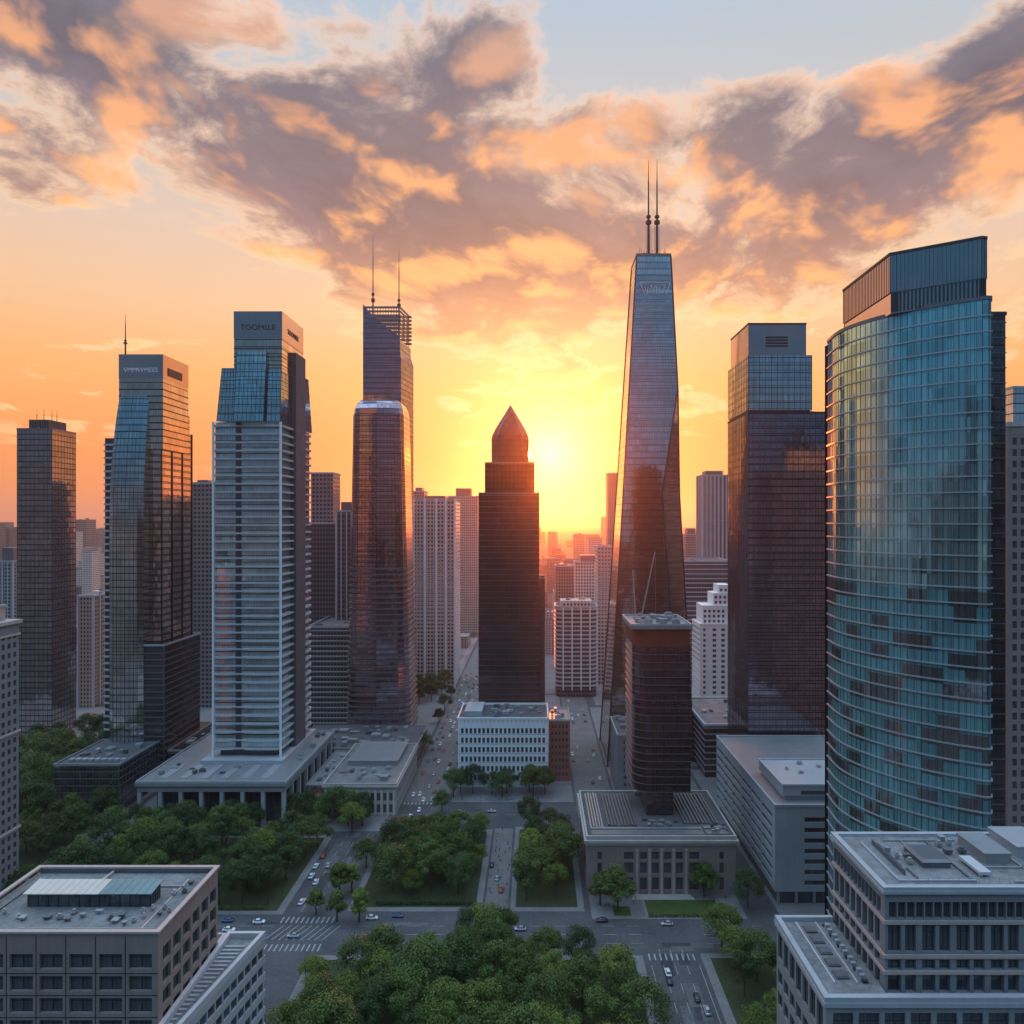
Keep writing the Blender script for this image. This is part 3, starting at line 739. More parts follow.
def tower_shouldered():
    z0 = 473
    t = thing('office_tower', 'dark round-shouldered tower swelling towards its foot, in front of the twin-masted one', 'tower', (X(378, z0), z0+20, 0))
    def plan(z):
        k = min(1, max(0, z/231))
        sh = max(0, (z-222)/9.0)**2*2.2
        l = X(345, z0)+(X(351, z0)-X(345, z0))*k+sh; r = X(409, z0)-(X(409, z0)-X(401, z0))*k-sh
        c = 6.5-1.2*k; yb = z0+40-4*k; f = z0+k*2+sh
        return [(l+c, f), ((l+r)/2, f-1.2), (r-c, f), (r-c*.35, f+c*.35), (r, f+c), (r, yb-c), (r-c, yb), (l+c, yb), (l, yb-c), (l, f+c), (l+c*.35, f+c*.35)]
    zs = [0, 40, 80, 120, 160, 200, 222, 226, 229, 231]
    MB().loft([ring(plan(z), z) for z in zs]).build('curtain_wall', MT['plum'], t)
    m = bands(MB(), plan, 110, 222, 3.7, .5, .15); mullions(m, plan, 100, 222, 2.9, .16, .16, [0, 1, 2, 3, 9, 10], 4)
    m.build('glazing_grid', MT['spandrel'], t)
    bands(MB(), plan, 4, 118, 3.9, 1.1, .8).build('balcony', MT['mid_metal'], t)
    m = MB().prism(offset(plan(231), -1.5), 231, 232.2); m.build('roof', MT['roof_metal'], t)
    roof_units(t, X(362, z0), X(392, z0), z0+8, z0+28, 232.2, 4, 12, 2, 4, 1.4)
    p = thing('podium_building', 'flat dark podium with scattered roof plant around the foot of the round-shouldered tower', 'building', (X(385, 440), 445, 0))
    P = rect(-148, -72.5, 424, 471)
    MB().prism(P, 0, 11).build('wall', MT['smoke'], p); bands(MB(), P, 0, 10.8, 3.6, .8, .3).build('floor_band', MT['mid_metal'], p)
    parapet(MB(), offset(P, .4), 10.9, 1.0).build('parapet', MT['concrete'], p)
    MB().prism(offset(P, -.3), 11, 11.2).build('roof', MT['roof_dark'], p)
    roof_units(p, -140, -76, 428, 468, 11.2, 26, 31, 2, 6, 2.4)
tower_shouldered()

# ------------------------------------------------------------------ the middle
def tower_pointed():
    z0 = 445; x0, x1 = X(479, z0), X(539, z0); d = 38
    t = thing('office_tower', 'dark stepped tower with a faceted pointed crown, behind the white office block', 'tower', (x0/2+x1/2, z0+d/2, 0))
    P1 = rect(x0, x1, z0, z0+d); P2 = rect(X(485, z0), X(534, z0), z0+3, z0+d-3); cx, cy = (P2[0][0]+P2[1][0])/2, z0+d/2
    MB().prism(P1, 0, 166.5).build('curtain_wall', MT['umber'], t)
    m = bands(MB(), P1, 0, 166, 3.6, .45, .4); m.build('floor_band', MT['mid_metal'], t)
    mullions(MB(), P1, 0, 166.6, 3.2, .4, .3).build('mullion', MT['dark_metal'], t)
    MB().prism(P2, 166.5, 186).build('upper_block', MT['umber'], t)
    mullions(bands(MB(), P2, 166.5, 186, 3.6, .8, .25), P2, 166.5, 186.3, 2.6, .5, .35).build('upper_band', MT['spandrel'], t)
    parapet(MB(), offset(P1, .3), 166.4, 1.2).build('parapet', MT['mid_metal'], t)
    parapet(MB(), offset(P2, .3), 185.9, 1.2).build('parapet', MT['mid_metal'], t)
    hw = (X(529, z0)-X(491, z0))/2
    def oct_(r, z, c=.32):
        k = r*c
        return [(cx-r+k, cy-r, z), (cx+r-k, cy-r, z), (cx+r, cy-r+k, z), (cx+r, cy+r-k, z), (cx+r-k, cy+r, z), (cx-r+k, cy+r, z), (cx-r, cy+r-k, z), (cx-r, cy-r+k, z)]
    MB().loft([oct_(hw, 186), oct_(hw, 202)]).build('drum', MT['umber'], t)
    prof = [(hw, 202), (hw*.95, 205), (hw*.78, 209.5), (hw*.57, 214), (hw*.33, 219), (hw*.14, 223), (.05, 226)]
    c = MB().loft([oct_(r, z) for r, z in prof]).build('pointed_crown', MT['flare_red'], t)
    m = MB()
    for i in range(8):
        for (r, z), (r2, z2) in zip(prof, prof[1:]): m.rod(oct_(r+.05, z)[i], oct_(r2+.05, z2)[i], .22, n=4)
        (r, z), (r2, z2), (r3, z3) = prof[0], prof[3], prof[5]
        m.rod(oct_(r, z)[i], oct_(r2+.3, z2)[(i+1) % 8], .2, n=4); m.rod(oct_(r, z)[(i+1) % 8], oct_(r2+.3, z2)[i], .2, n=4)
        m.rod(oct_(r2, z2)[i], oct_(r3+.3, z3)[(i+1) % 8], .2, n=4)
    m.build('rib', MT['mid_metal'], c)
    a = thing('office_tower', 'narrow dark slab pressed against the right flank of the pointed tower', 'building', (X(543, 455), 465, 0))
    Q = rect(x1+.6, X(545, 455), 455, 478)
    MB().prism(Q, 0, 111).build('wall', MT['roof_dark'], a); bands(MB(), Q, 0, 110.5, 3.6, .5, .1).build('floor_band', MT['roof_dark'], a)
    parapet(MB(), offset(Q, .1), 110.9, 1.0).build('parapet', MT['roof_dark'], a)
tower_pointed()

def white_office():
    z0 = 393; x0, x1 = X(458, z0), X(548, z0); y1 = 424; h = 38
    t = thing('office_block', 'white block with six rows of small square windows in front of the pointed tower', 'building', (x0/2+x1/2, z0+15, 0))
    W = x1-x0; dep = .5
    rows = rows_of(3.6, 6, 5.3, 3.0); cols = even(W, 20, 1.45, 1.2)
    m = MB().box(x0+dep, x1-dep, z0+dep+.02, y1-dep, 0, h)
    m.box(x0, x1, y1-dep, y1, 0, h)
    op = punched(m, (x0, z0), *FRONT, W, 0, h, cols, rows, dep)
    D = y1-z0-dep*2
    colsR = even(D, 9, 1.6, 1)
    opR = punched(m, (x1, z0+dep), *RIGHT, D, 0, h, colsR, rows, dep)
    opL = punched(m, (x0, z0+dep), *LEFT, D, 0, h, colsR, rows, dep)
    m.build('wall', MT['white_stone'], t)
    vis = [q for q in op if q[2] > 8]
    windows(t, (x0, z0), *FRONT, vis, MT['window'])
    m = MB()
    for (c, d, a, b) in [q for q in op if q[2] <= 8]: m.obox((x0, z0), *FRONT, c, d, -.4, -.32, a, b)
    for (c, d, a, b) in opR: m.obox((x1, z0+dep), *RIGHT, c, d, -.4, -.32, a, b)
    for (c, d, a, b) in opL: m.obox((x0, z0+dep), *LEFT, c, d, -.4, -.32, a, b)
    stuff(m.build('window', MT['window'], t))
    mb = MB()
    for (a, b) in rows: mb.box(x0-.18, x1+.18, z0-.18, z0-.001, a-.45, a-.2)
    for c in even(W, 20, .3, 1.2)[::1]:
        mb.box(x0+c[0]+1.2, x0+c[1]+1.2, z0-.3, z0-.002, 36.3, 38)
    mb.build('sill', MT['pale_concrete'], t)
    parapet(MB(), rect(x0-.3, x1+.3, z0-.3, y1+.3), h, 1.2, .6).build('parapet', MT['white_stone'], t)
    MB().box(x0+.4, x1-.4, z0+.4, y1-.4, h+.002, h+.2).build('roof', MT['roof_dark'], t)
    MB().box(x0+3, x0+13, z0+6, y1-4, h+.2, h+3).build('plant_room', MT['pale_concrete'], t)
    roof_units(t, x0+15, x1-2, z0+2, y1-3, h+.2, 16, 41, 1.2, 4, 2)
    b = thing('brick_block', 'narrow dark brick block at the right end of the white office block', 'building', (X(559, 405), 410, 0))
    bx0, bx1 = x1+.8, X(570, 402)
    c = MB().box(bx0+.4, bx1-.4, 402.4, 428, 0, 34.5)
    op = punched(c, (bx0, 402), *FRONT, bx1-bx0, 0, 34.5, even(bx1-bx0, 5, 1.2, .8), rows_of(3, 8, 3.9, 2.1), .4)
    op2 = punched(c, (bx1, 402.4), *RIGHT, 25, 0, 34.5, even(25, 8, 1.2, .8), rows_of(3, 8, 3.9, 2.1), .4)
    c.build('wall', MT['brick_red'], b)
    windows(b, (bx0, 402), *FRONT, op, MT['window'], .3)
    windows(b, (bx1, 402.4), *RIGHT, op2[:56], MT['window'], .3)
    parapet(MB(), rect(bx0-.2, bx1+.25, 401.8, 428.2), 34.5, 1.1).build('parapet', MT['pale_stone'], b)
    MB().box(bx0+.4, bx1-.3, 402.4, 427.6, 34.51, 34.7).build('roof', MT['roof_metal'], b)
    roof_units(b, bx0+1, bx1-1, 404, 426, 34.7, 5, 43, 1.2, 3)
white_office()

def spire_tower():
    t = thing('spire_tower', 'tallest tapering blue glass tower with twin masts and a trapezoid emblem near its top', 'tower', (70, 450, 0))
    top = 316.0
    def plan(z):
        k = z/top
        l, r = 44+19.9*k, 99-13.5*k; f, b = 425+15*k, 475-11*k
        if z > 232: c = .15
        elif z > 167: c = .15+(232-z)/65*13
        else: c = 13.2-(167-z)/167*3
        return [(l, f), (r-c, f), (r, f+c*.9), (r, b), (l+.0, b)]
    zs = [0, 60, 120, 150, 167, 190, 210, 232, 260, 290, top]
    MB().loft([ring(plan(z), z) for z in zs]).build('curtain_wall', MT['steelblue'], t)
    m = bands(MB(), plan, 0, top, 4.1, .18, .05)
    m.build('floor_band', MT['spandrel'], t)
    mm = MB()
    for i in (0, 1, 2, 3, 4):
        for a, b in zip(zs, zs[1:]):
            pa, pb = plan(a)[i], plan(b)[i]; mm.rod((*pa, a), (*pb, b), .45, n=5)
    mm.build('edge_trim', MT['dark_metal'], t)
    P = plan(top)
    parapet(MB(), offset(P, .2), top, 1.6, .6).build('parapet', MT['mid_metal'], t)
    cx = (P[0][0]+P[1][0])/2
    for px in (648.5, 657): 
        x = X(px, 452); a = antenna(t, x, 452, top-.2, 150+360*452/700, .95)
        m = MB()
        for q in range(7):
            z = top+2+q*3.2; m.rod((x-1.6, 452, z), (x+1.6, 452, z+1.6), .12, n=4); m.rod((x+1.6, 452, z), (x-1.6, 452, z+1.6), .12, n=4)
        m.rod((x-1.6, 452, top), (x-1.6, 452, top+24), .16, n=4); m.rod((x+1.6, 452, top), (x+1.6, 452, top+24), .16, n=4)
        m.build('lattice', MT['pale_metal'], a)
    rr = random.Random(4)
    for k in range(12):
        x, y = rr.uniform(P[0][0]+1, P[1][0]-1), rr.uniform(442, 452)
        m = MB(); h = rr.uniform(2.5, 8); m.rod((x, y, top-.1), (x+rr.uniform(-.8, .8), y, top+h), .18, .1, 4)
        if k % 3 == 0: m.rod((x-1, y, top+h*.6), (x+1, y, top+h*.6), .15, n=4)
        m.build('aerial', MT['dark_metal'], t)
    # emblem: a trapezoid outline with tall strokes and a line of small letters under it
    def fy(z): return 425+15*z/top-.55
    zt, zb = H(282, 438), H(294.5, 438); a0, a1, b0, b1 = X(640, 438), X(670.5, 438), X(645, 438), X(666, 438)
    def bar(m, xa, za, xb, zb_, r=.25): m.rod((xa, fy(za), za), (xb, fy(zb_), zb_), r, n=4)
    m = MB(); bar(m, a0, zt, a1, zt, .32); bar(m, a0, zt, b0, zb); bar(m, a1, zt, b1, zb); bar(m, a0+1.2, zt-1.2, a1-1.2, zt-1.2, .15)
    for xa, za, xb, zz in ((.16, .75, .22, .1), (.22, .1, .27, .7), (.32, .2, .38, .9), (.38, .9, .44, .1), (.44, .1, .5, .85), (.55, 0, .55, .85), (.55, .5, .64, .5), (.64, 0, .64, .85), (.7, .9, .83, .9), (.83, .9, .72, .15)):
        w = a1-a0; bar(m, a0+w*xa, zb+(zt-zb)*za*.85, a0+w*xb, zb+(zt-zb)*zz*.85, .22)
    bar(m, b0-2, H(301.5, 438), b0, H(301.5, 438), .15); bar(m, b1, H(301.5, 438), b1+2.5, H(301.5, 438), .15)
    m.build('emblem', MT['sign_white'], t)
    sign(t, 'MAZTONMRM', ((b0+b1)/2, fy(150)-.2-6.9, H(299, 438)), (R(90)-.047, 0, 0), 2.3, MT['sign_white'])
spire_tower()
bpy.data.objects['sign'].name  # keep the kind's name

def black_tower():
    z0 = 298; x0, x1 = X(637, z0), X(690, z0); y1 = 328; b = 23
    t = thing('office_tower', 'short black tower with rounded left corner and pale cluttered roof, above the stone hall', 'tower', (x0/2+x1/2, z0+15, b))
    c = 6.0
    P = [(x0+c, z0), (x1, z0), (x1, y1), (x0, y1), (x0-1.2, y1-4), (x0-1.2, z0+c)] + [(x0-1.2+(c+1.2)*(1-math.cos(a)), z0+c*(1-math.sin(a))) for a in (R(25), R(50), R(72))]
    S = rect(x0+4.5, x1-6.5, z0+3, y1-3)
    MB().prism(S, b+.2, 34).build('stem', MT['smoke'], t)
    MB().prism(P, 34, 96).build('curtain_wall', MT['smoke'], t)
    bands(MB(), P, 34, 96, 3.25, .22, .5, .2).build('floor_slab', MT['mid_metal'], t)
    MB().prism(P, 96, 103.6).build('top_storey', MT['red_core'], t)
    m = MB(); mullions(m, P, 34, 96, 5.5, .25, .3, [0, 1]); m.build('mullion', MT['dark_metal'], t)
    Q = rect(x0-2.6, x1+.9, z0-.9, y1+.6)
    r = MB().prism(Q, 103.6, 105).build('roof', MT['copper'], t)
    parapet(MB(), Q, 105, .8, .6).build('parapet', MT['pale_metal'], t)
    roof_units(t, x0, x1-1, z0+1.5, y1-2, 105, 22, 51, 1.0, 3.4, 2.2)
    for k, (pa, pb, ya, yb) in enumerate(((635.5, 633, 612, 570), (636.5, 655, 612, 552))):
        cr = thing('crane', ['short thin lattice mast leaning left on the black tower roof', 'long thin lattice jib leaning right on the black tower roof'][k], 'crane', (X(pa, 318), 318, 105.8 if False else 105.0))
        A = Vector((X(pa, 318)+k*2, 318, 105.0)); B = Vector((X(pb, 318), 318, H(yb, 318)))
        m = MB(); off = [Vector((.35, .35, 0)), Vector((-.35, .35, 0)), Vector((0, -.4, 0))]
        for o in off: m.rod(A+o, B+o*.4, .085, n=4)
        n = 14
        for i in range(n):
            for j in range(3): m.rod(A+(B-A)*(i/n)+off[j]*(1-.6*i/n), A+(B-A)*((i+1)/n)+off[(j+1) % 3]*(1-.6*(i+1)/n), .05, n=3)
        m.build('mast', MT['pale_metal'], cr)
        m = MB(); m.box(A.x-.9, A.x+.9, 317.1, 318.9, 104.99, 105.9); m.build('base', MT['mid_metal'], cr)
        m = MB(); m.rod(B, (B.x+(.4 if k else -.3), 318, 106), .045, n=4); m.build('cable', MT['pale_metal'], cr)
black_tower()

def stone_hall():
    z0 = 280; x0, x1 = 20.8, 80.3; y1 = 327; h = 23; W = x1-x0
    t = thing('stone_hall', 'classical brown stone hall with a pilastered window front, around the foot of the black tower', 'hall', ((x0+x1)/2, z0+20, 0))
    m = MB().box(x0+.9, x1-.9, z0+.9, y1, 0, h-3)
    cols = [(4.2, 6.0), (14.8, 18.6), (21.2, 24), (26, 28.8), (30.8, 33.6), (35.6, 38.4), (41, 44.8), (53, 54.8)]
    rows = [(2, 7), (8.6, 13), (14.2, 17.2)]
    zz = 0
    op = punched(m, (x0, z0), *FRONT, W, 0, h-3, cols, rows, .9)
    opl = punched(m, (x0, z0+.9), *LEFT, y1-z0-.9, 0, h-3, even(y1-z0-.9, 9, 2.0, 1.5), rows, .9)
    opr = punched(m, (x1, z0+.9), *RIGHT, y1-z0-.9, 0, h-3, even(y1-z0-.9, 9, 2.0, 1.5), rows, .9)
    m.build('wall', MT['brown_stone'], t)
    windows(t, (x0, z0), *FRONT, op, MT['window'], .6)
    windows(t, (x0, z0+.9), *LEFT, opl, MT['window'], .6)
    windows(t, (x1, z0+.9), *RIGHT, opr, MT['window'], .6)
    for c in (20, 25, 29.8, 34.6, 39.6):
        m = MB(); a = x0+c
        m.box(a-.65, a+.65, z0-.7, z0-.001, 0, 1.2); m.box(a-.5, a+.5, z0-.55, z0-.001, 1.2, 17.6); m.box(a-.7, a+.7, z0-.75, z0-.001, 17.6, 18.6)
        m.build('pilaster', MT['pink_stone'], t)
    m = MB(); m.box(x0-.5, x1+.5, z0-.5, y1+.5, h-3, h-1.9); m.box(x0-1.1, x1+1.1, z0-1.1, y1+1.1, h-1.9, h-.9)
    m.build('cornice', MT['pale_stone'], t)
    parapet(MB(), rect(x0-.3, x1+.3, z0-.3, y1+.3), h-.9, 1.6, .7).build('parapet', MT['pale_stone'], t)
    MB().box(x0+.5, x1-.5, z0+.5, y1-.5, h-.899, h).build('roof', MT['roof_dark'], t)
    # ribbed rooflights and duct runs
    rr = random.Random(8)
    def ribs(xa, xb, ya, yb, n, along):
        m = MB()
        for i in range(n):
            if along: a = xa+(xb-xa)*i/n; m.box(a, a+(xb-xa)/n*.55, ya, yb, h, h+.5+.5*rr.random())
            else: a = ya+(yb-ya)*i/n; m.box(xa, xb, a, a+(yb-ya)/n*.55, h, h+.4+.5*rr.random())
        m.build('rooflight', MT[rr.choice(['roof_metal', 'mid_metal'])], t)
    ribs(x0+2, x0+8, z0+8, y1-3, 5, True); ribs(x0+9.5, x0+22, z0+10, y1-4, 9, True); ribs(x1-18, x1-3, z0+12, y1-3, 10, True)
    ribs(x0+2, x1-12, z0+2, z0+8.5, 6, False); ribs(x1-11, x1-2, z0+2, z0+10, 5, False)
    roof_units(t, x0+23, x1-19, z0+40, y1-1, h, 5, 61, 1, 3); roof_units(t, x0+24, x1-20, z0+9, z0+17, h, 9, 62, .8, 2.4, 1.4); roof_units(t, x1-10.5, x1-2, z0+2.3, z0+9.7, h+.9, 8, 63, .6, 1.8, 1.2)
    m = MB()
    for i in range(5): m.box(x0+19-i*.4, x0+41+i*.4, z0-1.2-.5*(i+1), z0-1.2-.5*i, .1, .95-.17*i)
    m.build('step', MT['pale_stone'], t)
stone_hall()

def side_block():
    t = thing('office_block', 'small grey block with shaded windows, left of and behind the black tower', 'building', (50, 385, 0))
    z0 = 376; x0, x1 = 44.3, 66; h = 34
    m = MB().box(x0+.4, x1, z0+.4, 410, 0, h)
    rows = rows_of(3, 8, 3.8, 2.0)
    op = punched(m, (x0, z0), *FRONT, x1-x0, 0, h, even(x1-x0, 6, 1.6, 2.5, .5), rows, .4)
    opl = punched(m, (x0, z0+.4), *LEFT, 33.6, 0, h, even(33.6, 9, 1.6, 1), rows, .4)
    m.build('wall', MT['grey_stone'], t)
    windows(t, (x0, z0), *FRONT, op, MT['window'], .3); windows(t, (x0, z0+.4), *LEFT, opl[:50], MT['window'], .3)
    parapet(MB(), rect(x0-.25, x1+.25, z0-.25, 410.2), h, 1.1).build('parapet', MT['pale_stone'], t)
    MB().box(x0+.3, x1-.3, z0+.3, 409.6, h+.002, h+.15).build('roof', MT['roof_dark'], t)
    roof_units(t, x0+1, x1-1, z0+2, 408, h+.15, 10, 71)
side_block()

def library():
    z0 = 356; x0, x1 = X(324, z0), -70.7; y1 = 420; h = 15; W = x1-x0; D = y1-z0-.6
    t = thing('stone_library', 'two-storey pale stone building with a pilastered front, at the corner of the avenue', 'building', ((x0+x1)/2, z0+30, 0))
    m = MB().box(x0+.6, x1-.6, z0+.6, y1, 0, h-1.5)
    rows = [(1.2, 5.4), (7.2, 11.2)]
    op = punched(m, (x0, z0), *FRONT, W, 0, h-1.5, even(W, 11, 1.7, 1), rows, .6)
    op2 = punched(m, (x1, z0+.6), *RIGHT, D, 0, h-1.5, even(D, 16, 1.8, 1), rows, .6)
    m.build('wall', MT['pale_stone'], t)
    windows(t, (x0, z0), *FRONT, op, MT['window'], .4); windows(t, (x1, z0+.6), *RIGHT, op2, MT['window'], .4)
    for i in range(12):
        a = x0+1+(W-2)*i/11; MB().box(a-.45, a+.45, z0-.5, z0-.001, 0, 12.6).build('pilaster', MT['cream'], t)
    m = MB(); m.box(x0-.4, x1+.4, z0-.6, y1, h-1.5, h-.7); m.box(x0-.9, x1+.9, z0-1.1, y1, h-.7, h)
    m.build('cornice', MT['pale_stone'], t)
    parapet(MB(), rect(x0-.4, x1+.4, z0-.6, y1), h, 1.2, .6).build('parapet', MT['pale_stone'], t)
    MB().box(x0+.3, x1-.3, z0+.1, y1-.7, h+.002, h+.2).build('roof', MT['roof_gravel'], t)
    m = MB(); m.box(x0+5, x1-5, 384, y1-3, h+.2, h+2.6); m.box(x0+4.6, x1-4.6, 383.6, y1-2.6, h+2.6, h+3); m.build('attic', MT['roof_metal'], t)
    roof_units(t, x0+2, x1-2, z0+3, 381, h+.2, 10, 81, 1.2, 4, 2)
    g = thing('annex_building', 'low glazed link between the colonnaded hall and the pilastered stone building', 'building', (x0-8, z0+25, 0))
    P = rect(X(285, 341)+2.2, x0-1.2, 366, 420)
    MB().prism(P, 0, 11).build('curtain_wall', MT['blue'], g)
    bands(mullions(MB(), P, 0, 11, 2.5, .2, .2), P, 0, 10.9, 3.5, .4, .22).build('glazing_grid', MT['mid_metal'], g)
    parapet(MB(), offset(P, .3), 10.9, .8).build('parapet', MT['concrete'], g)
    MB().prism(offset(P, -.3), 11, 11.2).build('roof', MT['roof_metal'], g)
    roof_units(g, P[0][0]+1, P[1][0]-1, 370, 416, 11.2, 8, 83, 1.2, 3.5, 1.6)
    MB().prism(rect(P[0][0], P[1][0], 352, 366), .1, 4).build('forecourt_hall', MT['pale_stone'], g)
    roof_units(g, P[0][0]+.6, P[1][0]-.6, 353, 365, 4, 10, 84, .8, 2, 1.0)
library()

# ------------------------------------------------------------------ towers on the right
def tower_blocks():
    z0 = 365; x0, x1 = X(748, z0), X(827, z0); y1 = 403
    t = thing('office_tower', 'dark blue tower of three stacked glass blocks, directly left of the curved tower', 'tower', ((x0+x1)/2, z0+19, 0))
    A = rect(x0, x1, z0, y1); B = rect(x0+.1, X(812, z0), z0+.1, y1); C = rect(x0+.3, X(806.5, z0), z0+.4, y1-5)
    MB().prism(A, 0, 205.6).build('curtain_wall', MT['inky'], t)
    m = bands(MB(), A, 0, 205, 3.9, .3, .1); m.build('floor_band', MT['spandrel'], t)
    mullions(MB(), A, 0, 205.8, 2.9, .14, .14).build('mullion', MT['dark_metal'], t)
    MB().prism(offset(B, -.6), 205.6, 207.4).build('recess', MT['louvre'], t)
    MB().prism(B, 207.4, 236).build('middle_block', MT['steelblue'], t)
    bands(mullions(MB(), B, 207.4, 236, 2.9, .16, .12), B, 207.4, 235.5, 3.9, .3, .12).build('glazing_grid', MT['spandrel'], t)
    MB().prism(C, 236, 252).build('top_block', MT['crown_panel'], t)
    parapet(MB(), offset(C, .15), 251.9, 1.0).build('parapet', MT['dark_metal'], t)
    parapet(MB(), offset(A, .25), 205.7, .8).build('parapet', MT['dark_metal'], t)
    for k in range(4): MB().box(X(766, z0), X(788, z0), z0+.05, z0+.41, 240.4+1.5*k, 241.2+1.5*k).build('louvre', MT['ink'], t)
    roof_units(t, X(813, z0), x1-1, z0+2, y1-2, 205.6, 5, 90, 1.5, 3, 2)
tower_blocks()

def tower_curved():
    base = [(90.8, 217), (89.6, 206), (91.8, 196.5), (97, 187.2), (104.4, 179.6), (112.4, 174.2), (113.6, 174.4), (114.6, 176), (116.5, 188), (119, 217)]
    # a smooth outline through the points of the bowed front
    pts = []
    for i in range(5):
        p0, p1, p2, p3 = [Vector(base[max(0, min(len(base)-1, j))]) for j in (i-1, i, i+1, i+2)]
        for q in range(4):
            s = q/4; v = .5*((2*p1)+(p2-p0)*s+(2*p0-5*p1+4*p2-p3)*s*s+(3*p1-p0-3*p2+p3)*s**3); pts.append((v.x, v.y))
    P = pts+base[5:]
    t = thing('glass_tower', 'big teal glass tower with a bowed, banded front and a ribbed blue crown', 'tower', (103, 195, 0))
    MB().prism(P, 0, 205).build('curtain_wall', MT['teal'], t)
    m = MB(); z = 5.0
    while z < 204.9:
        m.prism(offset(P, .36), z-.17, z+.17); z += 4.0
    m.build('floor_band', MT['pale_metal'], t)
    m = MB()
    L = 0.0
    for i in range(len(P)-2):
        a, b = Vector(P[i]), Vector(P[i+1]); s = (b-a).length; dd = (b-a)/s; nn = (dd.y, -dd.x); q = -L % 1.7
        while q < s: m.obox(tuple(a), tuple(dd), nn, q-.035, q+.035, -.02, .09, 0, 205); q += 1.7
        L += s
    m.build('mullion', MT['dark_metal'], t)
    parapet(MB(), offset(P, .3), 204.9, .9).build('parapet', MT['mid_metal'], t)
    C = [(94.8, 186.5), (96, 185.8), (111.9, 175.6), (113, 175.8), (113.6, 177), (117, 215.5), (95.4, 215.5)]
    lo = MB().prism(C, 205, 210.5).build('crown_base', MT['crown_panel'], t)
    mullions(MB(), C, 205.4, 210.4, .9, .42, .3, [0, 1, 2, 3, 4, 5]).build('fin', MT['dark_metal'], lo)
    up = MB().prism(offset(C, .35), 210.5, 220.5).build('crown', MT['crown_panel'], t)
    m = mullions(MB(), offset(C, .35), 210.5, 220.6, .95, .08, .1); parapet(m, offset(C, .55), 220.4, .7)
    m.build('crown_fin', MT['dark_metal'], up)
    MB().box(96, 116.6, 215.95, 217.5, 205.2, 220.3).build('plant_room', MT['core'], t)  # matte box added behind the crown to stop its sun glare
    MB().box(91.5, 118.5, 217.05, 221, 0, 204.8).build('glare_block', MT['core'], t)  # unseen matte box added to stop sun glare off the glass back
    s = thing('office_tower', 'black narrow slab with thin pale floor lines behind the curved tower', 'tower', (130, 215, 0))
    Q = rect(122, X(1005.5, 200), 200, 235); Q2 = rect(Q[1][0], Q[1][0]+1.6, 203, 235)
    MB().prism(Q, 0, 208.6).build('curtain_wall', MT['smoke'], s); bands(MB(), Q, 0, 208, 4.3, .25, .2).build('floor_band', MT['mid_metal'], s)
    MB().prism(Q2, 0, 195).build('side_pier', MT['pink_stone'], s)
    parapet(MB(), offset(Q, .25), 208.5, 1.0).build('parapet', MT['dark_metal'], s)
    roof_units(s, 124, 133, 204, 230, 208.6, 3, 95, 1.5, 3, 1.5)
    e = thing('office_tower', 'brown stone tower with columns of windows at the right edge of the view', 'tower', (170, 250, 0))
    z0 = 232; x0 = X(1008, z0); W = 40; m = MB().box(x0+.4, x0+W, z0+.4, 270, 0, 181)
    op = punched(m, (x0, z0), *FRONT, W, 0, 181, even(W, 14, 1.5, .8), rows_of(4, 46, 3.8, 2.3), .4)
    opl = punched(m, (x0, z0+.4), *LEFT, 37.6, 0, 181, even(37.6, 11, 1.6, .8), rows_of(4, 46, 3.8, 2.3), .4)
    m.build('wall', MT['brown_stone'], e)
    near = [q for q in op if q[0] < 5]
    windows(e, (x0, z0), *FRONT, near, MT['window'], .3, limit=100)
    mm = MB()
    for q in op[:]:
        if q[0] >= 5: mm.obox((x0, z0), *FRONT, q[0], q[1], -.38, -.3, q[2], q[3])
    for q in opl: mm.obox((x0, z0+.4), *LEFT, q[0], q[1], -.38, -.3, q[2], q[3])
    stuff(mm.build('window', MT['window'], e))
    parapet(MB(), rect(x0-.3, x0+W, z0-.3, 270), 181, 1.5).build('parapet', MT['pale_stone'], e)
    P = rect(X(1013, 244), x0+W-4, 244, 266)
    b = MB().prism(P, 181, 196).build('penthouse', MT['pale'], e); parapet(MB(), offset(P, .2), 195.9, .8).build('penthouse_rim', MT['pale_metal'], b)
tower_curved()

def sun_screen_slab():  # unseen tower added to keep the sun off the brown tower's back
    t = thing('office_tower', 'added tower hidden behind the stacked-block and curved towers to shade the brown stone tower', 'tower', (180, 440, 0))
    P = rect(158, 202, 424, 452); MB().prism(P, 0, 214).build('wall', MT['navy'], t); bands(MB(), P, 0, 213, 3.8, .5, .2).build('floor_band', MT['mid_metal'], t); parapet(MB(), offset(P, .3), 213.9, 1.2).build('parapet', MT['concrete'], t)
sun_screen_slab()

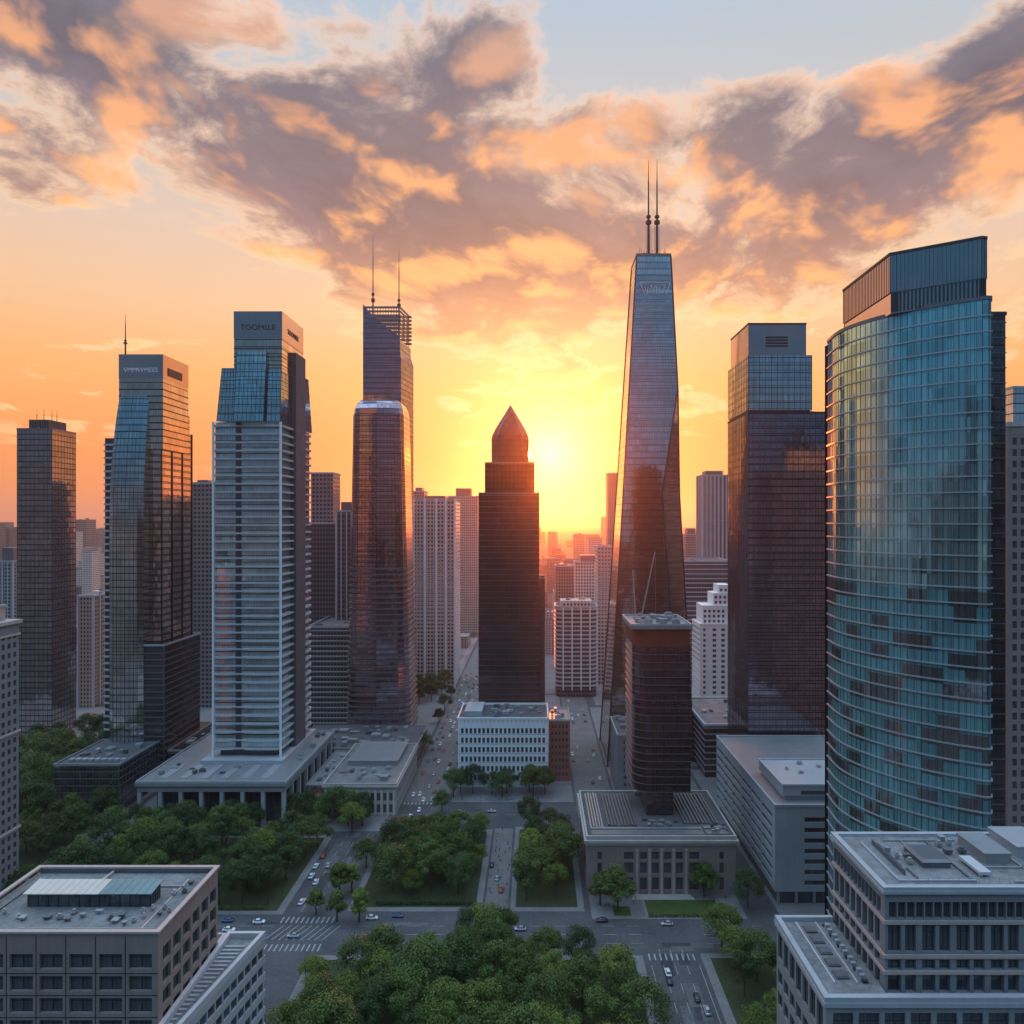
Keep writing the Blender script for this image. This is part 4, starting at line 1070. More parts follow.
def terraced_block():
    z0 = 273; x0, x1 = 93.6, 150; y1 = 412; h = 38
    t = thing('office_block', 'long pale concrete block with slot windows running back in sloping bands, below the stacked-block tower', 'building', (115, 330, 0))
    MB().box(x0+1.2, x1-1, z0+1.2, 360, 0, 5).build('ground_floor', MT['window'], t)
    m = MB(); y2 = 361
    core = m.box(x0+.8, x1, z0+.8, y2, 5, h-1)
    rows = rows_of(7.5, 7, 4.1, 1.9)
    op = punched(m, (x0, z0), *FRONT, x1-x0, 5, h, [(11.5, 24), (25, 37), (38, 50)], rows, .8)
    D = y2-z0-.8
    opl = punched(m, (x0, z0+.8), *LEFT, D, 5, h, [(2.5+i*14.1, 15.6+i*14.1) for i in range(6)], rows, .8)
    m.build('wall', MT['pale_concrete'], t)
    for (c, d, a, b) in op: MB().obox((x0, z0), *FRONT, c, d, -.7, -.55, a, b).build('window', MT['window'], t)
    for (c, d, a, b) in opl: MB().obox((x0, z0+.8), *LEFT, c, d, -.7, -.55, a, b).build('window', MT['window'], t)
    for i in range(8): MB().box(x0+1+i*7, x0+2+i*7, z0+.2, z0+1.1, 0, 5).build('column', MT['concrete'], t)
    parapet(MB(), rect(x0-.3, x1, z0-.3, y2), h, 1.1, .7).build('parapet', MT['pale_concrete'], t)
    MB().box(x0+.4, x1-.7, z0+.4, y2-.7, h+.002, h+.2).build('roof', MT['roof_metal'], t)
    Q = rect(98.8, x1-2, 279, 309)
    q = MB(); q.prism(offset(Q, -1), h+.2, h+2); q.prism(Q, h+2, h+6); q.build('pavilion', MT['pale_concrete'], t)
    MB().box(106, x1-4, 278.9, 279.4, h+2.6, h+4).build('pavilion_window', MT['window'], t)
    parapet(MB(), offset(Q, .3), h+6, .8).build('pavilion_parapet', MT['white_band'], t)
    MB().prism(offset(Q, -.2), h+6.002, h+6.15).build('pavilion_roof', MT['pale_concrete'], t)
    roof_units(t, 106, 125, 284, 305, h+6.15, 5, 97, .8, 2.2, 1.2)
    b = thing('office_block', 'low dark-walled block with a pale-rimmed roof, behind the stacked-block tower by the far street', 'building', (110, 420, 0))
    P = rect(99, 150, 408, 470); MB().prism(P, 0, 30).build('wall', MT['umber'], b); bands(MB(), P, 0, 29.5, 3.6, .8, .3).build('floor_band', MT['concrete'], b)
    parapet(MB(), offset(P, .5), 29.9, 1.3, 1.2).build('parapet', MT['white_band'], b)
    MB().prism(offset(P, -.7), 30, 30.2).build('roof', MT['roof_gravel'], b); roof_units(b, 102, 145, 412, 465, 30.2, 12, 98)
    # white stepped tower further back
    w = thing('stepped_tower', 'white stepped apartment tower with two columns of dark windows, left of the stacked-block tower', 'tower', (135, 530, 0))
    z0 = 520; x0 = X(700, z0); W = 26
    m = MB().box(x0+.4, x0+W, z0+.4, 546, 0, 72); rows = rows_of(5, 17, 3.9, 2.1)
    op = punched(m, (x0, z0), *FRONT, W, 0, 72, [(2.4, 4.2), (9.4, 12), (15.8, 18.4), (21, 23.6)], rows, .4)
    opl = punched(m, (x0, z0+.4), *LEFT, 25.6, 0, 72, even(25.6, 7, 2.2, .5), rows, .4)
    m.build('wall', MT['white_stone'], w)
    windows(w, (x0, z0), *FRONT, [q for q in op if q[0] < 20], MT['window'], .3)
    windows(w, (x0, z0+.4), *LEFT, opl[-49:], MT['window'], .3)
    parapet(MB(), rect(x0-.3, x0+W+.3, z0-.3, 546.3), 72, 1).build('parapet', MT['white_stone'], w)
    for k, (px, za, zb) in enumerate(((702.5, 72, 86), (714, 86, 95), (720, 95, 101))):
        P = rect(X(px, 524), x0+W-1, 524+k*2, 544); b = MB().prism(P, za, zb).build('setback', MT['white_stone'], w)
        m = MB()
        for q in range(int((zb-za)/3.8)):
            for i in range(5): m.box(P[0][0]+1+i*3.4, P[0][0]+2.7+i*3.4, P[0][1]-.06, P[0][1]-.005, za+1.2+q*3.8, za+3.2+q*3.8)
        m.build('window', MT['window'], b)
terraced_block()

def corner_right():
    x0, x1, z0, y1, h = 54.5, 132, 109, 128, 92
    W = x1-x0
    t = thing('office_block', 'big grey stone block in the lower right corner, ducts on its flat roof', 'building', (90, 118, 0))
    m = MB(); dep = .9; D = y1-z0-dep
    m.box(x0+dep+.1, x1, z0+dep+.1, y1, 0, h-.6)
    zr = [(66, 69.4), (70.6, 74.6), (76.4, 79.3), (79.95, 81.5), (82.7, 86.9)]
    cols = []; n = 29; s = W/n
    for i in range(n): cols.append((.45+s*i, .45+s*i+s-(.95 if i % 2 else .6)))
    cols = [(a, b) for a, b in cols if b < W]
    op = punched(m, (x0, z0), *FRONT, W, 0, 87.6, cols, zr, dep)
    colsL = even(D, 8, 1.55, .5)
    opl = punched(m, (x0, z0+dep), *LEFT, D, 0, 87.6, colsL, zr, dep)
    opc = punched(m, (x0, z0), *FRONT, W, 87.6, h, even(W, 54, 1.24, .5), [(87.9, 90.5)], dep)
    opcl = punched(m, (x0, z0+dep), *LEFT, D, 87.6, h, even(D, 13, 1.2, .4), [(87.9, 90.5)], dep)
    m.build('wall', MT['grey_stone'], t)
    windows(t, (x0, z0), *FRONT, [q for q in op if q[2] > 79 and q[0] < 30.5], MT['window'], .65)
    windows(t, (x0, z0+dep), *LEFT, opl[-40:], MT['window'], .65)
    windows(t, (x0, z0), *FRONT, opc[:24], MT['window'], .7); windows(t, (x0, z0+dep), *LEFT, opcl, MT['window'], .7)
    for q in opc[24:]: stuff(MB().obox((x0, z0), *FRONT, q[0], q[1], -.8, -.7, q[2], q[3]).build('window', MT['window'], t))
    mm = MB()
    for q in op:
        if not (q[2] > 79 and q[0] < 30.5): mm.obox((x0, z0), *FRONT, q[0], q[1], -.8, -.7, q[2], q[3])
    for q in opl[:-40]: mm.obox((x0, z0+dep), *LEFT, q[0], q[1], -.8, -.7, q[2], q[3])
    stuff(mm.build('window', MT['window'], t))
    m = MB()
    for z in (69.9, 75.4, 79.6, 82.1, 87.4): m.box(x0-.25, x1, z0-.25, z0-.002, z-.28, z+.28); m.box(x0-.25, x0-.002, z0, y1, z-.28, z+.28)
    m.build('string_course', MT['pink_stone'], t)
    m = MB(); m.box(x0-.6, x1, z0-.6, y1, h, h+.5); m.build('cornice', MT['pale_concrete'], t)
    parapet(MB(), rect(x0-.5, x1, z0-.5, y1-.05), h+.5, .55, .9).build('parapet', MT['pale_concrete'], t)
    MB().box(x0+.4, x1-.9, z0+.4, y1-1, h+.502, h+.6).build('roof', MT['roof_gravel'], t)
    z = h+.6
    m = MB(); m.box(64, 68.6, 115.5, 121.5, z, z+.95); m.loft([[(63.8, 115.3, z+.95), (68.8, 115.3, z+.95), (68.8, 121.7, z+.95), (63.8, 121.7, z+.95)], [(64.4, 115.9, z+1.25), (68.2, 115.9, z+1.25), (68.2, 121.1, z+1.25), (64.4, 121.1, z+1.25)]]); m.build('plant_room', MT['mid_metal'], t)
    m = MB(); m.box(75.2, 79.5, 117, 124.5, z, z+1.5); m.box(75, 79.7, 116.8, 124.7, z+1.5, z+1.75); m.build('plant_room', MT['roof_metal'], t)
    m = MB(); m.box(82, 88, 119, 126.5, z, z+1.7); m.box(81.8, 88.2, 118.8, 126.7, z+1.7, z+1.95); m.build('plant_room', MT['pale_metal'], t)
    m = MB(); m.box(71.3, 73.2, 112.2, 117.8, z+.5, z+.95); m.box(71.6, 72, 112.6, 113, z, z+.5); m.box(72.5, 72.9, 117, 117.4, z, z+.5); m.build('skylight', MT['white_band'], t)
    m = MB(); m.box(57.6, 58.0, 111.3, 124, z, z+.35); m.box(57.6, 70, 110.9, 111.25, z, z+.35); m.box(76, 100, 110.6, 110.95, z, z+.3); m.build('duct', MT['pale_metal'], t)
    MB().box(59.6, 59.8, 113, 124, z, z+.9).build('pipe', MT['mid_metal'], t); MB().box(60.6, 60.75, 116, 124, z, z+.25).build('pipe', MT['mid_metal'], t)
    roof_units(t, 60, 63.5, 112, 126, z, 4, 101, .5, 1.1, .8); roof_units(t, 69.5, 74.5, 119, 126.5, z, 5, 102, .5, 1.2, .9)
    roof_units(t, 89, 110, 112, 125, z, 10, 103, 1, 3, 1.6)
    for a, b, c, d in ((61, 61.35, 112, 115.2), (62.2, 74.8, 124.9, 125.25), (69.4, 69.7, 111.6, 124.6), (80.2, 80.5, 111.4, 126), (65, 65.3, 121.9, 124.7), (74, 81, 115.2, 115.5)): MB().box(a, b, c, d, z, z+.28).build('duct', MT[random.choice(['roof_metal', 'mid_metal'])], t)
    m = MB()
    for i in range(19): m.rod((57.2+i*1.6, 110.3, z), (57.2+i*1.6, 110.3, z+1), .035, n=4)
    m.rod((57.2, 110.3, z+1), (86, 110.3, z+1), .035, n=4); m.rod((57.2, 110.3, z+.55), (86, 110.3, z+.55), .025, n=4); m.build('railing', MT['pale_metal'], t)
    # the lower wing in front
    w = thing('office_wing', 'lower pale wing wrapping the stone block in the lower right corner, with framed roof panels', 'building', (50, 118, 0))
    a0, b0, hh = 44.2, 106.2, 77
    m = MB(); m.box(a0+.7, x0-.02, b0+.7, 128, 0, hh-.7); m.box(x0-.02, x1, b0+.7, z0-1, 0, hh-.7)
    zr = [(62, 64.6), (66, 68.6), (70.6, 75.2)]
    op = punched(m, (a0, b0), *FRONT, x1-a0, 0, hh-.7, even(x1-a0, 22, 3.1, .6), zr, .7)
    opl = punched(m, (a0, b0+.7), *LEFT, 21.1, 0, hh-.7, even(21.1, 7, 2.3, .3), zr, .7)
    m.build('wall', MT['concrete'], w)
    windows(w, (a0, b0), *FRONT, [q for q in op if q[0] < 43 and q[2] > 63], MT['window'], .45); windows(w, (a0, b0+.7), *LEFT, opl, MT['window'], .45)
    m = MB(); m.box(a0-.5, x1, b0-.5, z0-.95, hh-.7, hh); m.box(a0-.5, x0-.3, z0-.95, 128, hh-.7, hh); m.build('cornice', MT['pale_concrete'], w)
    m = MB(); m.box(a0-.4, a0+.5, b0+.5, 128, hh, hh+.8); m.box(a0-.4, x1, b0-.4, b0+.5, hh, hh+.8); m.box(a0+.5, x0-.3, 127.2, 128, hh, hh+.8); m.build('parapet', MT['pale_concrete'], w)
    m = MB(); m.box(a0+.6, x0-.4, b0+.6, 127.1, hh+.002, hh+.12); m.build('roof', MT['roof_gravel'], w)
    m = MB(); m.box(47.0, 47.25, 110, 126.5, hh+.12, hh+.4); m.box(50.6, 50.8, 110, 126.5, hh+.12, hh+.4); m.build('rail', MT['white_band'], w)
    for i in range(5): m = MB(); m.box(47.9, 49.9, 111+i*3.1, 113+i*3.1, hh+.12, hh+.42); m.box(48.1, 49.7, 111.2+i*3.1, 112.8+i*3.1, hh+.42, hh+.5); m.build('roof_panel', MT['mid_metal'], w)
    for i in range(16): MB().box(51.6, 52.4, 110+i*1.02, 110.6+i*1.02, hh+.12, hh+.5+.3*(i % 3)).build('roof_vent', MT['pale_metal' if i % 3 else 'dark_metal'], w)
corner_right()

def corner_left():
    x0, x1, z0, y1, h = -98.5, -63, 117, 139, 81
    W = x1-x0; dep = .8; D = y1-z0-dep
    t = thing('office_block', 'brown stone block in the lower left corner with a glazed lantern on its roof', 'building', (-80, 128, 0))
    m = MB(); m.box(x0, x1-dep-.1, z0+dep+.1, y1, 0, h-1)
    rows = [(56.5+3.68*i, 59.05+3.68*i) for i in range(6)]
    op = punched(m, (x0, z0), *FRONT, W, 0, h, even(W, 7, 3.9, .2, .5), rows, dep)
    opr = punched(m, (x1, z0+dep), *RIGHT, D, 0, h, even(D, 6, 2.6, .3), [(56.5+3.68*i, 59.2+3.68*i) for i in range(6)], dep)
    m.build('wall', MT['brown_stone'], t)
    windows(t, (x0, z0), *FRONT, op, MT['window'], .62); windows(t, (x1, z0+dep), *RIGHT, opr, MT['window'], .62)
    m = MB()
    for k in range(1, 7): a = x0+.2+(W-.7)/7*k; m.box(a-.06, a+.06, z0-.05, z0-.003, 50, h-.6)
    for k in range(5): m.box(x0, x1, z0-.06, z0-.004, 59.45+3.68*k, 59.55+3.68*k)
    m.build('joint', MT['dark_metal'], t)
    m = MB(); m.box(x0-.1, x1+.35, z0-.35, z0+.5, h, h+.35); m.box(x1-.5, x1+.35, z0+.5, y1+.3, h, h+.35); m.box(x0-.1, x1-.5, y1-.5, y1+.3, h, h+.35); m.box(x0-.1, x0+.75, z0+.5, y1-.5, h, h+.35)
    m.build('coping', MT['pink_stone'], t)
    MB().box(x0+.8, x1-.8, z0+.6, y1-.6, h-.999, h-.85).build('roof', MT['roof_gravel'], t)
    m = MB(); m.box(x0+.76, x1-.51, y1-.55, y1-.51, h-1, h-.01); m.build('upstand', MT['mid_metal'], t)
    z = h-.85
    la, lb, lc, ld = -91.6, -69.4, 126.4, 129.6
    q = MB().box(la, lb, lc, ld, z, z+2.45).build('lantern_wall', MT['window'], t)
    m = MB()
    for i in range(13): a = la+(lb-la-.12)*i/12; m.box(a, a+.12, lc-.08, lc-.003, z, z+2.45)
    for i in range(5): a = lc+(ld-lc-.12)*i/4; m.box(lb+.003, lb+.08, a, a+.12, z, z+2.45)
    stuff(m.build('lattice', MT['dark_metal'], q))
    n = 17
    for i in range(n):
        a, b = la-.5+(lb-la+1)*i/n, la-.5+(lb-la+1)*(i+1)/n-.07
        m = MB(); m.loft([[(a, lc-.6, z+2.5), (b, lc-.6, z+2.5), (b, ld+.5, z+3.0), (a, ld+.5, z+3.0)], [(a, lc-.6, z+2.65), (b, lc-.6, z+2.65), (b, ld+.5, z+3.15), (a, ld+.5, z+3.15)]])
        m.build('roof_panel', MT['cream' if i < 10 else 'copper'], t)
    MB().box(x0+15, x0+15.4, 131, y1-.6, z, z+.5).build('pipe', MT['pink_stone'], t); MB().box(x1-4.4, x1-4.1, 119, 136, z, z+.12).build('pipe', MT['pink_stone'], t)
    for a, b, c, d in ((-96, -95.7, 119, 134), (-95.6, -88, 133.6, 133.9), (-88, -64.8, 119.2, 119.45), (-84, -83.7, 131, 137.6), (-72, -66.6, 133, 133.4)): MB().box(a, b, c, d, z, z+.3).build('duct', MT[random.choice(['roof_metal', 'mid_metal'])], t)
    roof_units(t, x0+4, x1-5, 119.8, 125, z, 16, 111, .35, 1.1, .45); roof_units(t, x1-6, x1-1.5, 122, 136, z, 7, 112, .35, 1.0, .5); roof_units(t, x0+3, x1-12, 131, 137, z, 5, 113, .4, 1.2, .7)
    # the pale banded wing on its right
    w = thing('office_wing', 'pale wing with long dark window bands beside the lower left stone block', 'building', (-60, 130, 0))
    P = [(-62.6, 108), (-60.9, 108), (-55.7, 143.2), (-62.6, 143.2)]; hh = 65
    MB().prism(P, 0, hh-.6).build('wall', MT['window'], w)
    m = MB(); z = hh-1.4
    while z > 38: m.prism(offset(P, .35), z-.75, z+.75); z -= 3.5
    mullions(m, P, 36, hh-.6, 2.4, .35, .25, [1, 2]); m.prism(offset(P, .34), 0, 36)
    m.build('floor_band', MT['pale_concrete'], w)
    parapet(MB(), offset(P, .4), hh-.6, 1.3, .8).build('parapet', MT['white_band'], w)
    MB().prism(offset(P, -.5), hh-.599, hh-.4).build('roof', MT['roof_gravel'], w)
    m = MB()
    for i in range(24): yy = 112+i*1.2; xx = -56.9-(143-yy)*.148; m.box(-62, xx-.6, yy, yy+.45, hh-.4, hh-.1)
    m.build('roof_rib', MT['pale_metal'], w)
    b = MB().box(-74, -63.1, 139.4, 143, 0, hh-.6).build('rear_wing', MT['concrete'], w); parapet(MB(), rect(-74, -63.1, 139.4, 143), hh-.6, 1.3, .5).build('rear_parapet', MT['white_band'], b)
    # the stone tower on the left edge
    s = thing('stone_tower', 'old stone tower with rows of small windows and a stepped cap on the left edge', 'tower', (-225, 262, 0))
    P = rect(-246, -205, 240, 278)
    m = MB().box(-246, -205.5, 240.5, 278, 0, 110); rr = rows_of(6, 27, 3.75, 2.1)
    opr = punched(m, (-205, 240.5), *RIGHT, 37.5, 0, 110, even(37.5, 12, 1.5, .6), rr, .5); opf = punched(m, (-246, 240), *FRONT, 41, 0, 110, even(41, 13, 1.5, .6), rr, .5)
    m.build('wall', MT['grey_stone'], s)
    windows(s, (-205, 240.5), *RIGHT, [q for q in opr if q[0] > 28][-96:], MT['window'], .35)
    mm = MB()
    for q in opr:
        if q[0] <= 28: mm.obox((-205, 240.5), *RIGHT, q[0], q[1], -.45, -.35, q[2], q[3])
    for q in opf: mm.obox((-246, 240), *FRONT, q[0], q[1], -.45, -.35, q[2], q[3])
    stuff(mm.build('window', MT['window'], s))
    m = MB()
    for z in (28, 66, 104.5): m.prism(offset(P, .5), z, z+.8)
    m.prism(offset(P, .9), 109.2, 110.6); m.build('cornice', MT['pale_stone'], s)
    MB().prism(offset(P, -3), 110.6, 116).build('cap', MT['pink_stone'], s); parapet(MB(), offset(P, -2.7), 115.9, .9).build('parapet', MT['pale_stone'], s)
corner_left()

# ------------------------------------------------------------------ buildings further back
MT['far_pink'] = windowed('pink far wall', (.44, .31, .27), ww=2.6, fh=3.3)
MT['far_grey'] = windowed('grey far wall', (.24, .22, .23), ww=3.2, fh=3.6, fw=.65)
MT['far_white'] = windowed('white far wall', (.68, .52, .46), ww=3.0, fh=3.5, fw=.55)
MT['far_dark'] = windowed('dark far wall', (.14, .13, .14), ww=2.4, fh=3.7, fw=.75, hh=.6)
MT['far_rib'] = windowed('ribbed far wall', (.36, .33, .34), ww=4.2, fh=50, fw=.55, hh=.99)
MT['far_roof'] = solid('far roof', (.22, .21, .21), .9, 0, .3, .1)

def back_tower(name, label, pxa, pxb, z0, depth, pytop, mat, cap=None, ribs=None, bandh=None, seed=1, group=None):
    x0, x1 = X(pxa, z0), X(pxb, z0); h = H(pytop, z0)
    t = thing(name, label, 'tower' if h > 70 else 'building', ((x0+x1)/2, z0+depth/2, 0), group)
    P = rect(x0, x1, z0, z0+depth)
    MB().prism(P, 0, h).build('wall', MT[mat], t)
    if ribs: mullions(MB(), P, 0, h, ribs, .9, .5).build('rib', MT['white_band'], t)
    if bandh: bands(MB(), P, 0, h-.4, bandh, .8, .5).build('balcony', MT['white_band'], t)
    parapet(MB(), offset(P, .5), h-.1, 1.6, .8).build('parapet', MT['pale_concrete'], t)
    rr = random.Random(seed)
    if cap:
        a, b = rr.uniform(.15, .3), rr.uniform(.65, .85)
        Q = rect(x0+(x1-x0)*a, x0+(x1-x0)*b, z0+depth*.2, z0+depth*.8)
        MB().prism(Q, h, h+cap).build('plant_room', MT['mid_metal'], t)
    roof_units(t, x0+1, x1-1, z0+1, z0+depth-1, h, 4, seed, 1.5, min(5, (x1-x0)/4), 2.5)
    return t

back_tower('office_tower', 'hazy ribbed tower with a small cap, cut by the left edge behind the navy slab', -8, 13, 690, 24, 562, 'far_grey', cap=14, ribs=5, seed=2)
back_tower('office_tower', 'slim grey block with bright upright fins, between the navy slab and the bow-fronted tower', 77.5, 93, 560, 60, 597, 'far_pink', ribs=8.5, seed=3)
back_tower('office_tower', 'pale bluish tower behind, between the bow-fronted tower and the balconied tower', 190, 213, 560, 26, 484, 'far_grey', cap=3.5, seed=4)
back_tower('office_tower', 'broad maroon block low between the balconied and the round-shouldered towers', 308, 350, 505, 60, 628, 'far_dark', bandh=3.7, seed=5)
back_tower('office_tower', 'dark gridded tower with a pale top block, right of the balconied tower', 309, 335, 560, 30, 524, 'far_dark', seed=6)
back_tower('office_tower', 'pale far tower rising over the dark gridded tower, right of the balconied tower', 311, 333, 600, 22, 474, 'far_grey', seed=7)
back_tower('office_tower', 'brown ribbed tower squeezed beside the round-shouldered tower', 336, 352, 545, 30, 512, 'far_dark', cap=8, ribs=4, seed=8)
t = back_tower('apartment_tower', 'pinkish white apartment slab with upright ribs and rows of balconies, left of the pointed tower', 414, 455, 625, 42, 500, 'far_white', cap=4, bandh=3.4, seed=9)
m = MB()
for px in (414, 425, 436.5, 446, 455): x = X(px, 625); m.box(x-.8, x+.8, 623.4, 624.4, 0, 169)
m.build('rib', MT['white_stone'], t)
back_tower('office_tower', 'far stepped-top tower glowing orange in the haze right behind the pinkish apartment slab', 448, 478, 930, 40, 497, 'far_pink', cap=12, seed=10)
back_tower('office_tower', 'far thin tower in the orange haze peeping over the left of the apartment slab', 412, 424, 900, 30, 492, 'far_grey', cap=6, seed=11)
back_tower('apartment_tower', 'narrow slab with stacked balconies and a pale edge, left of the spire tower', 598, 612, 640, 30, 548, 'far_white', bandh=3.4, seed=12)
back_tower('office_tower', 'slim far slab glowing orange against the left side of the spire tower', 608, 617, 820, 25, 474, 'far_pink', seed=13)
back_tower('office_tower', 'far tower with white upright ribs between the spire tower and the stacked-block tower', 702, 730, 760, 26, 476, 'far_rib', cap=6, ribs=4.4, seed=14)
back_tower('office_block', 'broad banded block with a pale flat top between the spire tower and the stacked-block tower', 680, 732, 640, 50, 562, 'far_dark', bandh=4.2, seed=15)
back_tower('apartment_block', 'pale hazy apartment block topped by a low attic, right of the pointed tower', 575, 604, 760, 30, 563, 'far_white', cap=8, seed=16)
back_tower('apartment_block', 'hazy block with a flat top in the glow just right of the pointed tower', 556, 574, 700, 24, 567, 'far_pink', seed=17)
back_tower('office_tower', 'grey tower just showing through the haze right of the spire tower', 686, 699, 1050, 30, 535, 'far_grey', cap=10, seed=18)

back_tower('office_block', 'added slab out of sight behind the pointed tower, keeping low sun off the left avenue', 492, 533, 1100, 40, 563, 'far_pink', cap=5, seed=19)  # added out of view so that it shades the left avenue

def curved_flats():
    z0 = 593; x0, x1 = X(556, z0), X(597, z0); h = 76
    t = thing('apartment_block', 'rounded apartment block ringed by white balconies at the far end of the right avenue', 'building', ((x0+x1)/2, z0+14, 0))
    r = 6; P = []
    for cx, cy, a0 in ((x0+r, z0+r, 180), (x1-r, z0+r, 270), (x1-r, z0+28-r, 0), (x0+r, z0+28-r, 90)):
        for k in range(5): a = R(a0+22.5*k); P.append((cx+r*math.cos(a), cy+r*math.sin(a)))
    MB().prism(P, 0, h).build('wall', MT['far_dark'], t)
    bands(MB(), P, 6, h, 3.6, 1.3, 1.1).build('balcony', MT['white_band'], t)
    m = MB()
    for k in range(4): x = x0+r+(x1-x0-2*r)*k/3; m.box(x-.5, x+.5, z0-1.5, z0-1.11, 6, h)
    m.build('rib', MT['white_stone'], t)
    MB().prism(offset(P, -4), h, h+5).build('attic', MT['far_white'], t); parapet(MB(), offset(P, .9), h-.3, 1.6, .8).build('parapet', MT['white_band'], t)
    roof_units(t, x0+8, x1-8, z0+8, z0+20, h+5, 4, 5)
curved_flats()

# the town beyond: low and middling blocks fading into the haze
def town():
    rr = random.Random(11)
    protos = []
    for k in range(10):
        mat = ['far_pink', 'far_grey', 'far_white', 'far_dark', 'far_white'][k % 5]
        w, d, h = rr.uniform(16, 34), rr.uniform(16, 34), [14, 20, 27, 36, 48, 62, 80, 24, 18, 105][k]
        lab = 'hazy town block far beyond the towers'
        t = thing('town_block', lab, 'building', (0, 0, 0), 'hazy town blocks beyond the towers')
        P = rect(-w/2, w/2, -d/2, d/2); m = MB().prism(P, 0, h)
        if k % 3 == 1: m.prism(rect(-w/2+1, w/4, -d/2+2, d/2-3), h, h*1.22)
        m.build('wall', MT[mat], t)
        r = MB(); parapet(r, offset(P, .3), h-.1, 1.2); 
        for q in range(4): a, b = rr.uniform(-w/2+1, w/2-5), rr.uniform(-d/2+1, d/2-5); r.box(a, a+rr.uniform(2, 4), b, b+rr.uniform(2, 4), h*(1.22 if k % 3 == 1 else 1)-.2, h*(1.22 if k % 3 == 1 else 1)+rr.uniform(1.2, 3.5))
        r.build('roof', MT['far_roof'], t)
        protos.append((t, max(w, d)/2))
    gaps = [(-30, 18), (74, 108), (188, 216), (305, 350), (408, 482), (536, 618), (536, 618), (682, 732), (1000, 1045)]
    placed = []; first = set(); n = 0; tries = 0
    while n < 285 and tries < 9000:
        tries += 1
        z = 680*math.exp(rr.random()**1.2*2.0)
        if rr.random() < .8:
            g = rr.choice(gaps); x = X(rr.uniform(*g), z)
        else: x = rr.uniform(-1.0, 1.0)*z*.8
        lo = z < 1100
        k = rr.choice([0, 1, 2, 3, 7, 8, 0, 1, 2, 7, 4] if lo else range(10))
        p, rad = protos[k]
        s = rr.uniform(.85, 1.25) if z < 1800 else rr.uniform(1.2, 2.0)
        rad *= s
        if z < 900 and (-84 < x < -30 or 8 < x < 56): continue
        if z < 760 and -330 < x < 240: continue
        if any((x-a)**2+(z-b)**2 < (rad+c)**2 for a, b, c in placed): continue
        placed.append((x, z, rad)); n += 1
        c = p if k not in first else None
        rot = rr.choice((0, math.pi/2))
        sc3 = (s, s, s*rr.uniform(.7, 1.15))
        if c is not None: first.add(k); p.location = (x, z, 0); p.rotation_euler = (0, 0, rot); p.scale = sc3
        else: dup(p, (x, z, 0), rot, sc3)
town()

# ------------------------------------------------------------------ the city behind the camera, seen mirrored in the glass
def rear_city():
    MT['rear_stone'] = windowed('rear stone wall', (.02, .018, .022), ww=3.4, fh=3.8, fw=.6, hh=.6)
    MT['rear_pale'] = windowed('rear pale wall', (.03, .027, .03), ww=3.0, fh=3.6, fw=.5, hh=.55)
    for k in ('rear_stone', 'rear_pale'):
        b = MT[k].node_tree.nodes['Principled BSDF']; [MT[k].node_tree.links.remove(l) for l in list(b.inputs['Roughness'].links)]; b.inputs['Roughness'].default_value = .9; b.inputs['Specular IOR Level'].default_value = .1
    G_ = 'towers behind the viewpoint mirrored in the glass'
    spec = [(318, -120, 52, 40, [(160, 1), (205, .8), (240, .55), (262, .25)], 'rear_stone'), (225, -150, 40, 36, [(120, 1), (138, .7)], 'rear_pale'), (95, -190, 46, 40, [(118, 1)], 'rear_stone'),
            (25, -240, 40, 40, [(150, 1), (168, .5)], 'rear_pale'), (-70, -90, 34, 34, [(190, 1), (222, .6), (250, .25)], 'rear_stone'), (-135, -60, 44, 40, [(135, 1)], 'rear_pale'),
            (-160, -190, 40, 40, [(170, 1)], 'rear_stone'), (-270, -120, 50, 44, [(150, 1), (175, .6)], 'rear_stone'), (-400, -80, 50, 50, [(128, 1)], 'rear_pale'), (430, -60, 50, 50, [(140, 1)], 'rear_stone'),
            (-560, -160, 60, 50, [(165, 1)], 'rear_stone'), (540, -140, 60, 50, [(150, 1), (190, .5)], 'rear_pale'), (160, -330, 60, 50, [(180, 1)], 'rear_stone'), (-60, -330, 60, 50, [(145, 1)], 'rear_stone'), (-330, -300, 70, 50, [(190, 1)], 'rear_pale')]
    for (x, y, w, d, tiers, mat) in spec:
        t = thing('stone_tower', 'dark tower behind the viewpoint, seen only mirrored in the glass fronts', 'tower', (x, y, 0), G_)
        z = 0
        for k, (h, f) in enumerate(tiers):
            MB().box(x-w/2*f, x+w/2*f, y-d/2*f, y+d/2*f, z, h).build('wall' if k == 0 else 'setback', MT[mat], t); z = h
        parapet(MB(), rect(x-w/2*f-.3, x+w/2*f+.3, y-d/2*f-.3, y+d/2*f+.3), z, 1.5).build('parapet', MT['grey_stone'], t)
rear_city()

